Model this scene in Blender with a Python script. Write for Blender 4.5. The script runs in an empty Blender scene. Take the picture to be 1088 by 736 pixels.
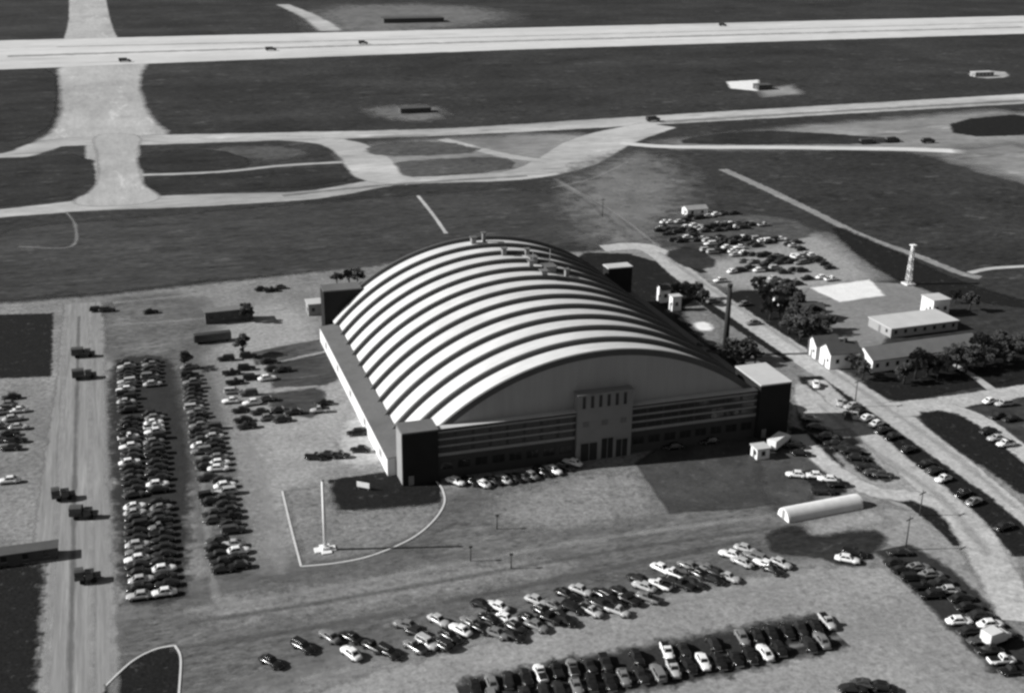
import bpy, bmesh, math, random
import numpy as np
from mathutils import Vector, Matrix
R = math.radians
random.seed(7)
rng = np.random.default_rng(11)
sc = bpy.context.scene
col = sc.collection

# ------------------------------------------------------------------ camera
F, PITCH, YAW, ROLL = 1287.74, 0.360188, 0.317719, 0.0126
CAM = np.array([-99.690, -233.805, 122.351])
fw = np.array([math.sin(YAW)*math.cos(PITCH), math.cos(YAW)*math.cos(PITCH), -math.sin(PITCH)])
r0 = np.array([math.cos(YAW), -math.sin(YAW), 0.0]); u0 = np.cross(r0, fw)
rt = r0*math.cos(ROLL) + u0*math.sin(ROLL); up = -r0*math.sin(ROLL) + u0*math.cos(ROLL)

def at(px, py, z=0.0):
    """point of the (flat) ground seen at a survey pixel of the aerial photograph"""
    d = fw + rt*(px-544)/F - up*(py-368)/F
    t = (z-CAM[2])/d[2]
    p = CAM + d*t
    return float(p[0]), float(p[1])

cam = bpy.data.cameras.new('camera'); co = bpy.data.objects.new('camera', cam); col.objects.link(co)
m = Matrix(((rt[0], up[0], -fw[0], CAM[0]), (rt[1], up[1], -fw[1], CAM[1]), (rt[2], up[2], -fw[2], CAM[2]), (0, 0, 0, 1)))
co.matrix_world = m
cam.sensor_width = 36; cam.lens = 36*F/1088; cam.clip_start = 1; cam.clip_end = 9000
sc.camera = co

# ------------------------------------------------------------------ light
EL, AZ = R(30), R(-14)           # sunlight travels towards AZ (just forward of +X)
sd = Vector((-math.cos(AZ)*math.cos(EL), -math.sin(AZ)*math.cos(EL), math.sin(EL)))   # towards the sun
L = bpy.data.lights.new('sun', 'SUN'); L.energy = 5.0; L.angle = R(0.53); L.color = (1, .995, .985)
lo = bpy.data.objects.new('sun', L); col.objects.link(lo)
lo.rotation_euler = sd.to_track_quat('Z', 'Y').to_euler(); lo.location = (-300, 60, 250)
W = bpy.data.worlds.new('World'); sc.world = W; W.use_nodes = True
nt = W.node_tree; bg = nt.nodes['Background']
sky = nt.nodes.new('ShaderNodeTexSky'); sky.sky_type = 'NISHITA'; sky.sun_disc = False
sky.sun_elevation = EL; sky.sun_rotation = math.atan2(sd.x, sd.y)
bw = nt.nodes.new('ShaderNodeRGBToBW')          # black-and-white film
nt.links.new(sky.outputs[0], bw.inputs[0]); nt.links.new(bw.outputs[0], bg.inputs[0])
bg.inputs[1].default_value = 0.05
sc.view_settings.view_transform = 'Standard'; sc.view_settings.look = 'None'
sc.view_settings.exposure = 0.5; sc.view_settings.gamma = 1
sc.cycles.transparent_max_bounces = 32
sc.cycles.max_bounces = 6; sc.cycles.diffuse_bounces = 3
sc.cycles.filter_width = 2.7                     # soft old lens and film

# ------------------------------------------------------------------ materials
def N(nt, t, **k):
    n = nt.nodes.new(t)
    for a, b in k.items(): setattr(n, a, b)
    return n
def mat(name, v, rough=.85, var=.25, scale=.3, stretch=(1, 1, 1), fine=.15, fscale=2.5, edge=False, spec=.08, metal=0,
        blot=.0, bscale=.02, eamp=1.3, escale=.35, rot=0, slope=1.3, speck=0, sscale=.45, lspeck=0, amax=1):
    """grey procedural material: value v, broad variation, fine grain, worn blotches; edge=True fades at the 'edge' attribute"""
    M = bpy.data.materials.new(name); M.use_nodes = True; t = M.node_tree; b = t.nodes['Principled BSDF']; lk = t.links.new
    tc = N(t, 'ShaderNodeTexCoord'); mp = N(t, 'ShaderNodeMapping'); mp.inputs['Scale'].default_value = stretch
    mp.inputs['Rotation'].default_value = (0, 0, rot)
    lk(tc.outputs['Object'], mp.inputs[0])
    def noise(s, det, rough_=.6, src=mp.outputs[0]):
        n = N(t, 'ShaderNodeTexNoise'); n.inputs['Scale'].default_value = s; n.inputs['Detail'].default_value = det
        n.inputs['Roughness'].default_value = rough_; lk(src, n.inputs['Vector']); return n.outputs[0]
    def lin(src, amp):                                   # 1 + amp*(noise-.5)*2
        n = N(t, 'ShaderNodeMath', operation='MULTIPLY_ADD'); lk(src, n.inputs[0]); n.inputs[1].default_value = 2*amp*1.6; n.inputs[2].default_value = 1-amp*1.6; return n.outputs[0]
    a = lin(noise(scale, 5), var); c = lin(noise(fscale, 6, .85), fine*(2.3 if edge or blot > .2 else 1))
    mu = N(t, 'ShaderNodeMath', operation='MULTIPLY'); lk(a, mu.inputs[0]); lk(c, mu.inputs[1]); o = mu.outputs[0]
    if blot:
        d = lin(noise(bscale, 6, .65, tc.outputs['Object']), blot)
        mu = N(t, 'ShaderNodeMath', operation='MULTIPLY'); lk(o, mu.inputs[0]); lk(d, mu.inputs[1]); o = mu.outputs[0]
    def spots_(src, amp, lo_, hi_):
        n = N(t, 'ShaderNodeMapRange', interpolation_type='SMOOTHSTEP'); lk(src, n.inputs[0]); n.inputs[1].default_value = lo_; n.inputs[2].default_value = hi_
        n.inputs[3].default_value = 1; n.inputs[4].default_value = amp; return n.outputs[0]
    for amp, ss, th in ((1-speck, sscale, .56), (1+lspeck, sscale*1.37, .58)):
        if amp != 1:
            mu = N(t, 'ShaderNodeMath', operation='MULTIPLY'); lk(o, mu.inputs[0]); lk(spots_(noise(ss, 4, .75), amp, th, th+.09), mu.inputs[1]); o = mu.outputs[0]
    mu = N(t, 'ShaderNodeMath', operation='MULTIPLY', use_clamp=True); lk(o, mu.inputs[0]); mu.inputs[1].default_value = v
    cc = N(t, 'ShaderNodeCombineColor')
    for i in range(3): lk(mu.outputs[0], cc.inputs[i])
    lk(cc.outputs[0], b.inputs['Base Color'])
    b.inputs['Roughness'].default_value = rough; b.inputs['Specular IOR Level'].default_value = spec; b.inputs['Metallic'].default_value = metal
    if edge:
        at_ = N(t, 'ShaderNodeAttribute', attribute_name='edge')
        e = noise(escale, 6, .7, tc.outputs['Object'])
        s = N(t, 'ShaderNodeMath', operation='SUBTRACT'); lk(e, s.inputs[0]); s.inputs[1].default_value = .5
        s2 = N(t, 'ShaderNodeMath', operation='MULTIPLY_ADD'); lk(s.outputs[0], s2.inputs[0]); s2.inputs[1].default_value = eamp*2; lk(at_.outputs['Fac'], s2.inputs[2])
        s3 = N(t, 'ShaderNodeMath', operation='MULTIPLY_ADD', use_clamp=True); lk(s2.outputs[0], s3.inputs[0]); s3.inputs[1].default_value = slope; s3.inputs[2].default_value = .5
        if amax < 1:
            s4 = N(t, 'ShaderNodeMath', operation='MULTIPLY'); lk(s3.outputs[0], s4.inputs[0]); s4.inputs[1].default_value = amax; s3 = s4
        lk(s3.outputs[0], b.inputs['Alpha'])
    return M
def objmat(name, rough, spec=.5, var=.12):
    """paint whose grey comes from the object's own colour"""
    M = bpy.data.materials.new(name); M.use_nodes = True; t = M.node_tree; b = t.nodes['Principled BSDF']; lk = t.links.new
    oi = N(t, 'ShaderNodeObjectInfo'); tc = N(t, 'ShaderNodeTexCoord'); n = N(t, 'ShaderNodeTexNoise'); n.inputs['Scale'].default_value = 2.2
    lk(tc.outputs['Object'], n.inputs['Vector'])
    mr = N(t, 'ShaderNodeMapRange'); lk(n.outputs[0], mr.inputs[0]); mr.inputs[3].default_value = 1-var; mr.inputs[4].default_value = 1+var
    vm = N(t, 'ShaderNodeVectorMath', operation='SCALE'); lk(oi.outputs['Color'], vm.inputs[0]); lk(mr.outputs[0], vm.inputs['Scale'])
    lk(vm.outputs[0], b.inputs['Base Color']); b.inputs['Roughness'].default_value = rough; b.inputs['Specular IOR Level'].default_value = spec
    return M

# ------------------------------------------------------------------ object helpers
def tag(o, label=None, cat=None, group=None, kind=None):
    if label: o['label'] = label
    if cat: o['category'] = cat
    if group: o['group'] = group
    if kind: o['kind'] = kind
    return o
def empty(name, loc=(0, 0, 0), rz=0, **k):
    o = bpy.data.objects.new(name, None); col.objects.link(o); o.location = loc; o.rotation_euler = (0, 0, rz); o.empty_display_size = .5
    return tag(o, **k)
class MB:
    """collects faces into one mesh; each face may carry a material slot"""
    def __init__(s): s.v = []; s.f = []; s.m = []; s.sm = []
    def add(s, vs, fs, mi=0, smooth=False):
        k = len(s.v); s.v += [tuple(p) for p in vs]
        for f in fs: s.f.append([i+k for i in f]); s.m.append(mi); s.sm.append(smooth)
        return s
    def box(s, x0, x1, y0, y1, z0, z1, mi=0):
        vs = [(x0, y0, z0), (x1, y0, z0), (x1, y1, z0), (x0, y1, z0), (x0, y0, z1), (x1, y0, z1), (x1, y1, z1), (x0, y1, z1)]
        return s.add(vs, [(3, 2, 1, 0), (4, 5, 6, 7), (0, 1, 5, 4), (1, 2, 6, 5), (2, 3, 7, 6), (3, 0, 4, 7)], mi)
    def tube(s, a, b, r1, r2=None, n=10, mi=0, caps=True):
        r2 = r1 if r2 is None else r2; a = Vector(a); b = Vector(b); d = (b-a).normalized()
        p = d.orthogonal().normalized(); q = d.cross(p); vs = []
        for c, r in ((a, r1), (b, r2)):
            for i in range(n): t = 2*math.pi*i/n; vs.append(c+(p*math.cos(t)+q*math.sin(t))*r)
        fs = [(i, (i+1) % n, n+(i+1) % n, n+i) for i in range(n)]
        s.add(vs, fs, mi, True)
        if caps: s.add(vs, [tuple(range(n))[::-1], tuple(range(n, 2*n))], mi)
        return s
    def prism(s, prof, y0, y1, mi=0, axis='y'):
        """profile [(a,z)] extruded along y (a is x) or along x (a is y)"""
        n = len(prof); P = (lambda a, z, t: (a, t, z)) if axis == 'y' else (lambda a, z, t: (t, a, z))
        vs = [P(a, z, y0) for a, z in prof]+[P(a, z, y1) for a, z in prof]
        fs = [(i, (i+1) % n, n+(i+1) % n, n+i) for i in range(n)]+[tuple(range(n))[::-1], tuple(range(n, 2*n))]
        return s.add(vs, fs, mi)
    def build(s, name, mats, parent=None, bevel=0):
        me = bpy.data.meshes.new(name); me.from_pydata(s.v, [], s.f)
        for mm in (mats if isinstance(mats, (list, tuple)) else [mats]): me.materials.append(mm)
        me.polygons.foreach_set('material_index', s.m); me.polygons.foreach_set('use_smooth', s.sm); me.update()
        bm = bmesh.new(); bm.from_mesh(me); bmesh.ops.remove_doubles(bm, verts=bm.verts, dist=1e-5)
        bmesh.ops.recalc_face_normals(bm, faces=bm.faces)
        if bevel: bmesh.ops.bevel(bm, geom=[e for e in bm.edges if len(e.link_faces) == 2 and e.calc_face_angle(0) > .5], offset=bevel, segments=1, affect='EDGES')
        bm.to_mesh(me); bm.free()
        o = bpy.data.objects.new(name, me); col.objects.link(o); o.parent = parent
        return o
def copy_tree(o, parent=None):
    c = o.copy(); col.objects.link(c)
    if parent: c.parent = parent
    for ch in list(o.children): copy_tree(ch, c)
    return c
ORD = 'first second third fourth fifth sixth seventh eighth ninth tenth eleventh twelfth thirteenth fourteenth fifteenth sixteenth seventeenth eighteenth nineteenth'.split()
def ordinal(n):
    if n <= 19: return ORD[n-1]
    t, u = divmod(n, 10); tens = ['', '', 'twent', 'thirt', 'fort', 'fift', 'sixt', 'sevent']
    return tens[t]+'ieth' if u == 0 else tens[t]+'y-'+ORD[u-1]

# ------------------------------------------------------------------ ground: one big sheet + worn patches
SHEETS = []                      # (bbox, z, inside-test) of every thin ground layer
def next_z(bb, test):
    z = .004
    for b, zz, _ in SHEETS:
        if b[0] < bb[1] and bb[0] < b[1] and b[2] < bb[3] and bb[2] < b[3]: z = max(z, zz+.004)
    SHEETS.append((bb, z, test)); return z
def surf(x, y):
    z = 0.0
    for b, zz, t in SHEETS:
        if zz > z and b[0] < x < b[1] and b[2] < y < b[3] and t(x, y): z = zz
    return z
def poly_sd(px, py, P):
    """signed distance (inside positive) from points to polygon"""
    n = len(P); d = np.full(px.shape, 1e9); ins = np.zeros(px.shape, bool)
    for i in range(n):
        ax, ay = P[i]; bx, by = P[(i+1) % n]; ex, ey = bx-ax, by-ay
        t = np.clip(((px-ax)*ex+(py-ay)*ey)/(ex*ex+ey*ey+1e-12), 0, 1)
        d = np.minimum(d, np.hypot(px-ax-t*ex, py-ay-t*ey))
        c = ((ay > py) != (by > py)) & (px < (bx-ax)*(py-ay)/(by-ay+1e-12)+ax); ins ^= c
    return np.where(ins, d, -d)
def smooth_poly(P, it):
    for _ in range(it):
        Q = []
        for i in range(len(P)):
            a, b = P[i], P[(i+1) % len(P)]
            Q += [(a[0]*.75+b[0]*.25, a[1]*.75+b[1]*.25), (a[0]*.25+b[0]*.75, a[1]*.25+b[1]*.75)]
        P = Q
    return P
def patch(name, px, M, soft=1.5, cells=90, rnd=1, kind='structure', label=None):
    P = smooth_poly([at(*q) for q in px], rnd)
    xs = np.array([p[0] for p in P]); ys = np.array([p[1] for p in P])
    x0, x1, y0, y1 = xs.min()-soft, xs.max()+soft, ys.min()-soft, ys.max()+soft
    c = max(max(x1-x0, y1-y0)/cells, .4)
    nx, ny = int((x1-x0)/c)+2, int((y1-y0)/c)+2
    gx, gy = np.meshgrid(x0+np.arange(nx+1)*c, y0+np.arange(ny+1)*c)
    sdv = poly_sd(gx, gy, P)/soft
    z = next_z((x0, x1, y0, y1), lambda x, y: poly_sd(np.array([x]), np.array([y]), P)[0] > 0)
    keep = {}; V = []; Fc = []; E_ = []
    mx = np.maximum(np.maximum(sdv[:-1, :-1], sdv[1:, :-1]), np.maximum(sdv[:-1, 1:], sdv[1:, 1:]))
    for j, i in np.argwhere(mx > -1.0):
        f = []
        for jj, ii in ((j, i), (j, i+1), (j+1, i+1), (j+1, i)):
            k = (jj, ii)
            if k not in keep:
                keep[k] = len(V); V.append((gx[jj, ii], gy[jj, ii], z)); E_.append(max(-2, min(2.5, sdv[jj, ii])))
            f.append(keep[k])
        Fc.append(f)
    me = bpy.data.meshes.new(name); me.from_pydata(V, [], Fc); me.materials.append(M)
    a = me.attributes.new('edge', 'FLOAT', 'POINT'); a.data.foreach_set('value', E_)
    o = bpy.data.objects.new(name, me); col.objects.link(o)
    return tag(o, kind=kind, label=label)
def spline(pts, n=8):
    out = []
    P = [pts[0]]+list(pts)+[pts[-1]]
    for i in range(1, len(P)-2):
        for k in range(n):
            t = k/n; q = []
            for c in range(len(pts[0])):
                a, b, d, e = P[i-1][c], P[i][c], P[i+1][c], P[i+2][c]
                q.append(.5*((2*b)+(-a+d)*t+(2*a-5*b+4*d-e)*t*t+(-a+3*b-3*d+e)*t**3))
            out.append(tuple(q))
    out.append(tuple(pts[-1])); return out
def ribbon(name, px, width, M, soft=1.2, smooth=8, kind='structure', z=None, raise_=None):
    """road along pixel polyline; width number or per-point list, in metres"""
    ws = width if isinstance(width, (list, tuple)) else [width]*len(px)
    pts = [at(*q)+(w,) for q, w in zip(px, ws)]
    pts = spline(pts, smooth) if len(pts) > 2 else [tuple(np.array(pts[0])+(np.array(pts[1])-np.array(pts[0]))*k/12) for k in range(13)]
    A_ = np.array(pts); wm = A_[:, 2].max()
    z = next_z((A_[:, 0].min()-wm, A_[:, 0].max()+wm, A_[:, 1].min()-wm, A_[:, 1].max()+wm), lambda x, y: (np.hypot(A_[:, 0]-x, A_[:, 1]-y)-A_[:, 2]/2).min() < 0)
    V, Fc, E_ = [], [], []
    offs = [(-1, -1, -1.2), (-1, 0, 0.0), (-1, 1, 1.2), (0, 0, 2.5), (1, -1, 1.2), (1, 0, 0.0), (1, 1, -1.2)]
    for i, p in enumerate(pts):
        a = pts[max(i-1, 0)]; b = pts[min(i+1, len(pts)-1)]; dx, dy = b[0]-a[0], b[1]-a[1]; l = math.hypot(dx, dy) or 1
        nx, ny = -dy/l, dx/l; h = p[2]/2; so = min(soft, h*.8)
        for s_, k, e in offs:
            o = s_*h+k*so*1.0 if s_ else 0
            V.append((p[0]+nx*o, p[1]+ny*o, z)); E_.append(e)
    for i in range(len(pts)-1):
        for k in range(6):
            a = i*7+k; Fc.append((a, a+1, a+8, a+7))
    me = bpy.data.meshes.new(name); me.from_pydata(V, [], Fc); me.materials.append(M)
    at_ = me.attributes.new('edge', 'FLOAT', 'POINT'); at_.data.foreach_set('value', E_)
    o = bpy.data.objects.new(name, me); col.objects.link(o)
    return tag(o, kind=kind)

G = {}
G['grass'] = mat('field_grass', 0.032, scale=.02, fscale=.35, fine=.5, speck=.35, sscale=.06, var=.4, stretch=(.6, 1, 1), blot=.5, bscale=.01, lspeck=1.0)
G['grass2'] = mat('rough_grass', 0.026, scale=.08, stretch=(.5, 1, 1), fscale=.8, bscale=.02, edge=True, escale=.12, fine=.5, speck=.4, sscale=.12, var=.45, blot=.5, lspeck=1.2)
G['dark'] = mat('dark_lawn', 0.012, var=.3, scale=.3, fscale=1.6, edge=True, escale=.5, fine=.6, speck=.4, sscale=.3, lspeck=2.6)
G['midgrass'] = mat('thin_grass', 0.075, var=.3, scale=.05, stretch=(.4, 1, 1), fscale=.5, blot=.3, bscale=.02, edge=True, escale=.1, fine=.5, speck=.4, sscale=.15, lspeck=.6)
G['field'] = mat('mown_field', 0.045, scale=.16, fscale=.7, bscale=.012, edge=True, escale=.12, rot=R(-2), fine=.5, speck=.35, sscale=.12, lspeck=.7, stretch=(.3, 1, 1), var=.4, blot=.45)
G['dirt'] = mat('packed_dirt', 0.18, scale=.12, fine=.42, fscale=.8, blot=.4, bscale=.02, edge=True, escale=.3, slope=.8, speck=.32, sscale=.35, lspeck=.25, var=.25)
G['dirt_d'] = mat('dark_dirt', 0.12, scale=.14, stretch=(.45, 1, 1), fine=.5, fscale=.8, blot=.4, bscale=.03, edge=True, escale=.2, slope=.5, speck=.4, sscale=.3, lspeck=.4, var=.35)
G['dirt_l'] = mat('pale_dirt', 0.26, var=.15, scale=.15, fine=.35, fscale=.8, blot=.25, bscale=.02, edge=True, escale=.25, speck=.25, sscale=.3, lspeck=.12, slope=.4)
G['dusty'] = mat('dusty_ground', 0.13, var=.3, scale=.1, fine=.3, fscale=1., blot=.4, bscale=.03, edge=True, escale=.12, eamp=2.4, slope=.5, speck=.4, sscale=.15, lspeck=.4)
G['stain'] = mat('oil_stained_ground', 0.028, var=.3, scale=.3, fine=.3, fscale=1.5, edge=True, escale=.3, eamp=2.4, slope=.6)
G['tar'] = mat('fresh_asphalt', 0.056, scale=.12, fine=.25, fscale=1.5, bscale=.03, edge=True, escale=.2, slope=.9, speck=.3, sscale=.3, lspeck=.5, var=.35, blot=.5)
G['road'] = mat('gravel_road', 0.22, var=.22, scale=.5, stretch=(1.6, .05, 1), fine=.2, fscale=.8, blot=.15, bscale=.03, edge=True, escale=.3, speck=.2, sscale=.3, lspeck=.2)
G['roadx'] = mat('lot_drive', 0.235, scale=.1, fine=.32, fscale=.8, blot=.3, bscale=.02, edge=True, escale=.25, speck=.22, sscale=.3, lspeck=.15, var=.18)
G['conc'] = mat('runway_concrete', 0.5, scale=.02, stretch=(.15, 1, 1), fine=.14, fscale=.25, bscale=.006, edge=True, escale=.06, var=.14, speck=.2, sscale=.03, eamp=.6, blot=.15, lspeck=.15)
G['taxi'] = mat('taxiway_concrete', 0.35, scale=.03, stretch=(.25, 1, 1), fine=.2, fscale=.3, bscale=.012, edge=True, escale=.08, speck=.35, sscale=.04, lspeck=.25, eamp=.8, blot=.4, var=.4)
G['taxid'] = mat('worn_shoulder', 0.2, var=.3, scale=.03, stretch=(.3, 1, 1), fine=.25, fscale=.3, blot=.4, bscale=.02, edge=True, escale=.06, eamp=2, slope=.4, speck=.3, sscale=.04, lspeck=.4)
G['pad'] = mat('white_concrete', 0.66, var=.12, scale=.3, fine=.12, fscale=1.5, edge=True, escale=.3, slope=.7)
G['yard'] = mat('grey_yard', 0.19, var=.2, scale=.3, stretch=(.5, 1, 1), fine=.2, fscale=1., blot=.2, bscale=.03, edge=True, escale=.3, speck=.25, sscale=.3, lspeck=.2)

G['dusty2'] = mat('bare_gravel', .22, var=.4, scale=.1, fine=.4, speck=.4, lspeck=.4, sscale=.2, edge=True, eamp=1.6, escale=.25)
G['track'] = mat('faint_tyre_track', .32, var=.4, fine=.4, edge=True, eamp=2.6, escale=.12, slope=.5, amax=.42)
G['trackd'] = mat('dark_tyre_track', .09, var=.4, fine=.4, edge=True, eamp=2.6, escale=.12, slope=.5, amax=.42)
G['taxiy'] = mat('cross_taxiway_concrete', .34, var=.3, scale=.04, stretch=(1.2, .25, 1), fine=.14, fscale=.3, blot=.3, bscale=.012, edge=True, escale=.08, eamp=.6, speck=.15, sscale=.04, lspeck=.3)
G['roadp'] = mat('pale_gravel_road', .37, var=.2, scale=.2, fine=.25, fscale=.8, blot=.2, bscale=.03, edge=True, escale=.25, speck=.2, sscale=.3, lspeck=.1)
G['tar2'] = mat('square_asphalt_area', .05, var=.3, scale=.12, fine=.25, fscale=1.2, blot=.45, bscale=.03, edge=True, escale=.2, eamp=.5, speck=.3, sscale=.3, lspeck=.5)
# base sheet
me = bpy.data.meshes.new('ground'); S = 5000
me.from_pydata([(-S, -800, 0), (S, -800, 0), (S, 8000, 0), (-S, 8000, 0)], [], [(0, 1, 2, 3)]); me.materials.append(G['grass'])
o = bpy.data.objects.new('ground', me); col.objects.link(o); tag(o, kind='structure')

# --- the airfield
patch('grass_field', [(-90, 250), (380, 212), (600, 196), (660, 262), (560, 262), (430, 282), (250, 295), (110, 312), (-90, 326)], G['field'], soft=5, cells=160)
patch('worn_ground', [(330, 6), (480, 4), (560, 18), (470, 32), (340, 40)], G['dusty'], soft=25, cells=60)
patch('taxiway_shoulder', [(690, 148), (1160, 108), (1200, 200), (1075, 192), (1010, 168), (950, 157), (730, 160)], G['taxid'], soft=6, cells=110)
patch('taxiway_shoulder', [(380, 152), (600, 140), (660, 150), (560, 185), (420, 190), (360, 170)], G['taxid'], soft=6, cells=90)
ribbon('taxiway', [(92, -12), (95, 20), (98, 50), (112, 90), (118, 140), (122, 190), (126, 222)], [42, 38, 44, 38, 27, 24, 22], G['taxiy'], soft=3)
patch('taxiway', [(60, 64), (160, 62), (146, 85), (158, 125), (185, 144), (150, 152), (60, 154), (30, 155), (60, 138), (66, 110)], G['taxiy'], soft=5, cells=90)
patch('runway', [(-160, 51), (8, 43), (544, 30), (1088, 17), (1300, 12), (1300, 27), (1088, 36), (544, 53), (150, 68), (8, 74), (-160, 82)], G['conc'], soft=5, cells=260, rnd=0)
ribbon('taxiway', [(-120, 172), (8, 166), (60, 152), (150, 149), (300, 145), (480, 140), (690, 128), (1088, 105), (1250, 97)], [16, 16, 20, 26, 22, 20, 26, 32, 32], G['taxi'], soft=4)
ribbon('taxiway', [(-120, 238), (8, 226), (110, 217), (210, 213), (330, 207), (410, 194), (480, 190), (550, 186), (600, 172), (640, 150), (700, 133)], [13, 14, 20, 21, 15, 14, 14, 19, 30, 32, 22], G['taxi'], soft=3)
ribbon('taxiway', [(470, 148), (530, 164), (585, 172)], [7, 9, 8], G['taxi'], soft=3)
ribbon('service_track', [(660, 152), (715, 156), (860, 157), (1000, 160), (1090, 168)], [8, 8, 9, 10, 14], G['conc'], soft=2)
patch('taxiway', [(1000, 160), (1100, 150), (1160, 215), (1080, 190)], G['taxid'], soft=5, cells=50)
ribbon('dirt_track', [(150, 186), (230, 183), (300, 176), (370, 172)], 4, G['taxi'], soft=2)
patch('worn_ground', [(215, 156), (290, 154), (335, 162), (300, 171), (250, 168)], G['midgrass'], soft=7, cells=50)
patch('grass_verge', [(8, 74), (60, 72), (60, 118), (50, 140), (8, 152), (-90, 160), (-90, 76)], G['grass2'], soft=2.5, cells=110)
patch('grass_verge', [(8, 168), (98, 163), (103, 196), (90, 210), (8, 219), (-90, 224), (-90, 172)], G['grass2'], soft=2.5, cells=100)
patch('grass_verge', [(143, 162), (232, 158), (272, 172), (250, 180), (146, 184)], G['grass2'], soft=3, cells=80)
patch('grass_verge', [(150, 189), (370, 176), (380, 184), (362, 196), (180, 206), (152, 200)], G['grass2'], soft=2.5, cells=110)
patch('grass_verge', [(405, 174), (480, 168), (535, 167), (548, 174), (540, 181), (440, 189), (415, 184)], G['midgrass'], soft=4, cells=80)
ribbon('taxiway', [(300, 147), (340, 149), (368, 155), (386, 166), (396, 179), (408, 189), (440, 193)], [12, 16, 20, 23, 23, 20, 14], G['taxi'], soft=3)
patch('taxiway', [(96, 142), (152, 142), (146, 160), (147, 185), (156, 200), (175, 210), (150, 218), (85, 220), (76, 212), (98, 204), (105, 190), (103, 162)], G['taxiy'], soft=3, cells=90, rnd=2)
patch('grass_verge', [(400, 152), (470, 150), (520, 161), (440, 166), (385, 164)], G['midgrass'], soft=5, cells=80)
patch('grass_verge', [(722, 148), (800, 138), (880, 142), (960, 148), (950, 153), (730, 154)], G['grass2'], soft=3, cells=100)
patch('grass_verge', [(1008, 128), (1100, 120), (1110, 143), (1015, 146)], G['dark'], soft=3, cells=60)
patch('worn_ground', [(388, 114), (460, 111), (476, 124), (440, 130), (392, 122)], G['dusty'], soft=6, cells=50)
patch('concrete_pad', [(772, 87), (806, 85), (806, 97), (776, 94)], G['pad'], soft=1.5, cells=40, rnd=0)
patch('concrete_pad', [(806, 97), (842, 90), (852, 100), (812, 103)], G['taxid'], soft=3, cells=40, rnd=0)
patch('concrete_pad', [(1025, 77), (1065, 75), (1075, 82), (1040, 84)], G['taxi'], soft=3, cells=40)
ribbon('dirt_track', [(300, 5), (330, 18), (352, 33)], [14, 18, 22], G['taxi'], soft=8)
patch('worn_ground', [(590, 205), (640, 168), (700, 160), (740, 200), (700, 262), (640, 268)], G['dusty'], soft=12, cells=90)
ribbon('dirt_track', [(590, 190), (640, 222), (690, 262)], [3, 4, 7], G['dusty'], soft=3)
ribbon('dirt_track', [(444, 208), (460, 228), (474, 248)], [1.5, 1.5, 1.5], G['taxi'], soft=.8)
ribbon('drainage_path', [(768, 180), (810, 199), (870, 228), (915, 250), (975, 272), (1020, 290), (1042, 295)], [5, 5, 4.5, 4, 4, 4, 5], G['dusty2'], soft=1.2)
ribbon('dirt_track', [(1030, 290), (1055, 285), (1110, 282)], [2.5, 2.5, 2.5], G['taxi'], soft=1)

# --- the station ground round the hangar
patch('apron', [(-120, 332), (110, 314), (330, 290), (400, 283), (520, 262), (620, 268), (690, 262), (740, 300), (830, 355), (930, 415), (1010, 465), (1180, 560), (1300, 900), (-300, 900)], G['dirt'], soft=2.5, cells=240, rnd=0)
patch('apron', [(190, 350), (330, 300), (420, 490), (345, 510), (330, 600), (262, 600), (235, 400)], G['dirt_l'], soft=7, cells=90)
patch('worn_ground', [(110, 320), (200, 312), (225, 350), (200, 380), (110, 382), (100, 345)], G['dirt_d'], soft=6, cells=70)
patch('apron', [(130, 640), (320, 605), (420, 590), (470, 530), (640, 500), (860, 540), (850, 590), (560, 640), (300, 705), (190, 760), (120, 760)], G['dirt_d'], soft=7, cells=140)
patch('apron', [(195, 640), (360, 612), (480, 596), (560, 590), (640, 596), (560, 620), (360, 660), (205, 668)], G['dirt'], soft=6, cells=100)
patch('apron', [(500, 535), (560, 512), (640, 500), (676, 496), (708, 545), (640, 560), (540, 566)], G['dirt'], soft=6, cells=80)
patch('drive', [(255, 760), (460, 694), (700, 634), (800, 612), (870, 602), (905, 600), (950, 604), (1090, 720), (1150, 800), (255, 850)], G['roadx'], soft=2.5, cells=160)
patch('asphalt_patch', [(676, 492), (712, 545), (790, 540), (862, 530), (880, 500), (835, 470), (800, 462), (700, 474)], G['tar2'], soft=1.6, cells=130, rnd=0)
ribbon('road', [(88, 322), (86, 400), (80, 500), (76, 600), (70, 700), (66, 790)], [11, 12, 14, 15, 17, 18], G['road'], soft=1.5)
patch('grass_verge', [(-60, 336), (56, 333), (54, 400), (-60, 404)], G['dark'], soft=1.2, cells=90, rnd=0)
patch('grass_verge', [(-60, 604), (46, 600), (42, 680), (32, 780), (-60, 790)], G['dark'], soft=2.5, cells=90, rnd=0)
patch('oil_stained_strip', [(116, 384), (150, 378), (190, 384), (205, 470), (198, 560), (196, 628), (176, 640), (132, 640), (126, 560), (118, 470)], G['stain'], soft=2.0, cells=120)
patch('worn_ground', [(186, 380), (212, 378), (245, 500), (262, 606), (232, 614), (215, 560), (204, 470)], G['dirt_d'], soft=2.2, cells=90)
patch('lawn', [(268, 374), (362, 357), (368, 368), (272, 388)], G['midgrass'], soft=1.4, cells=60, rnd=0)
patch('lawn', [(285, 388), (350, 374), (372, 398), (345, 408), (292, 412)], G['field'], soft=2, cells=60, rnd=0)
patch('lawn', [(285, 418), (335, 412), (352, 430), (330, 444), (296, 440)], G['field'], soft=2.5, cells=60, rnd=0)
patch('concrete_pad', [(384, 428), (402, 450), (410, 490), (382, 497), (356, 493), (362, 450)], G['roadp'], soft=4.5, cells=60)
patch('forecourt_lawn', [(349, 510), (400, 503), (430, 498), (468, 510), (468, 534), (440, 538), (385, 543), (358, 541), (350, 528)], G['dark'], soft=.7, cells=110, rnd=0)
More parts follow.
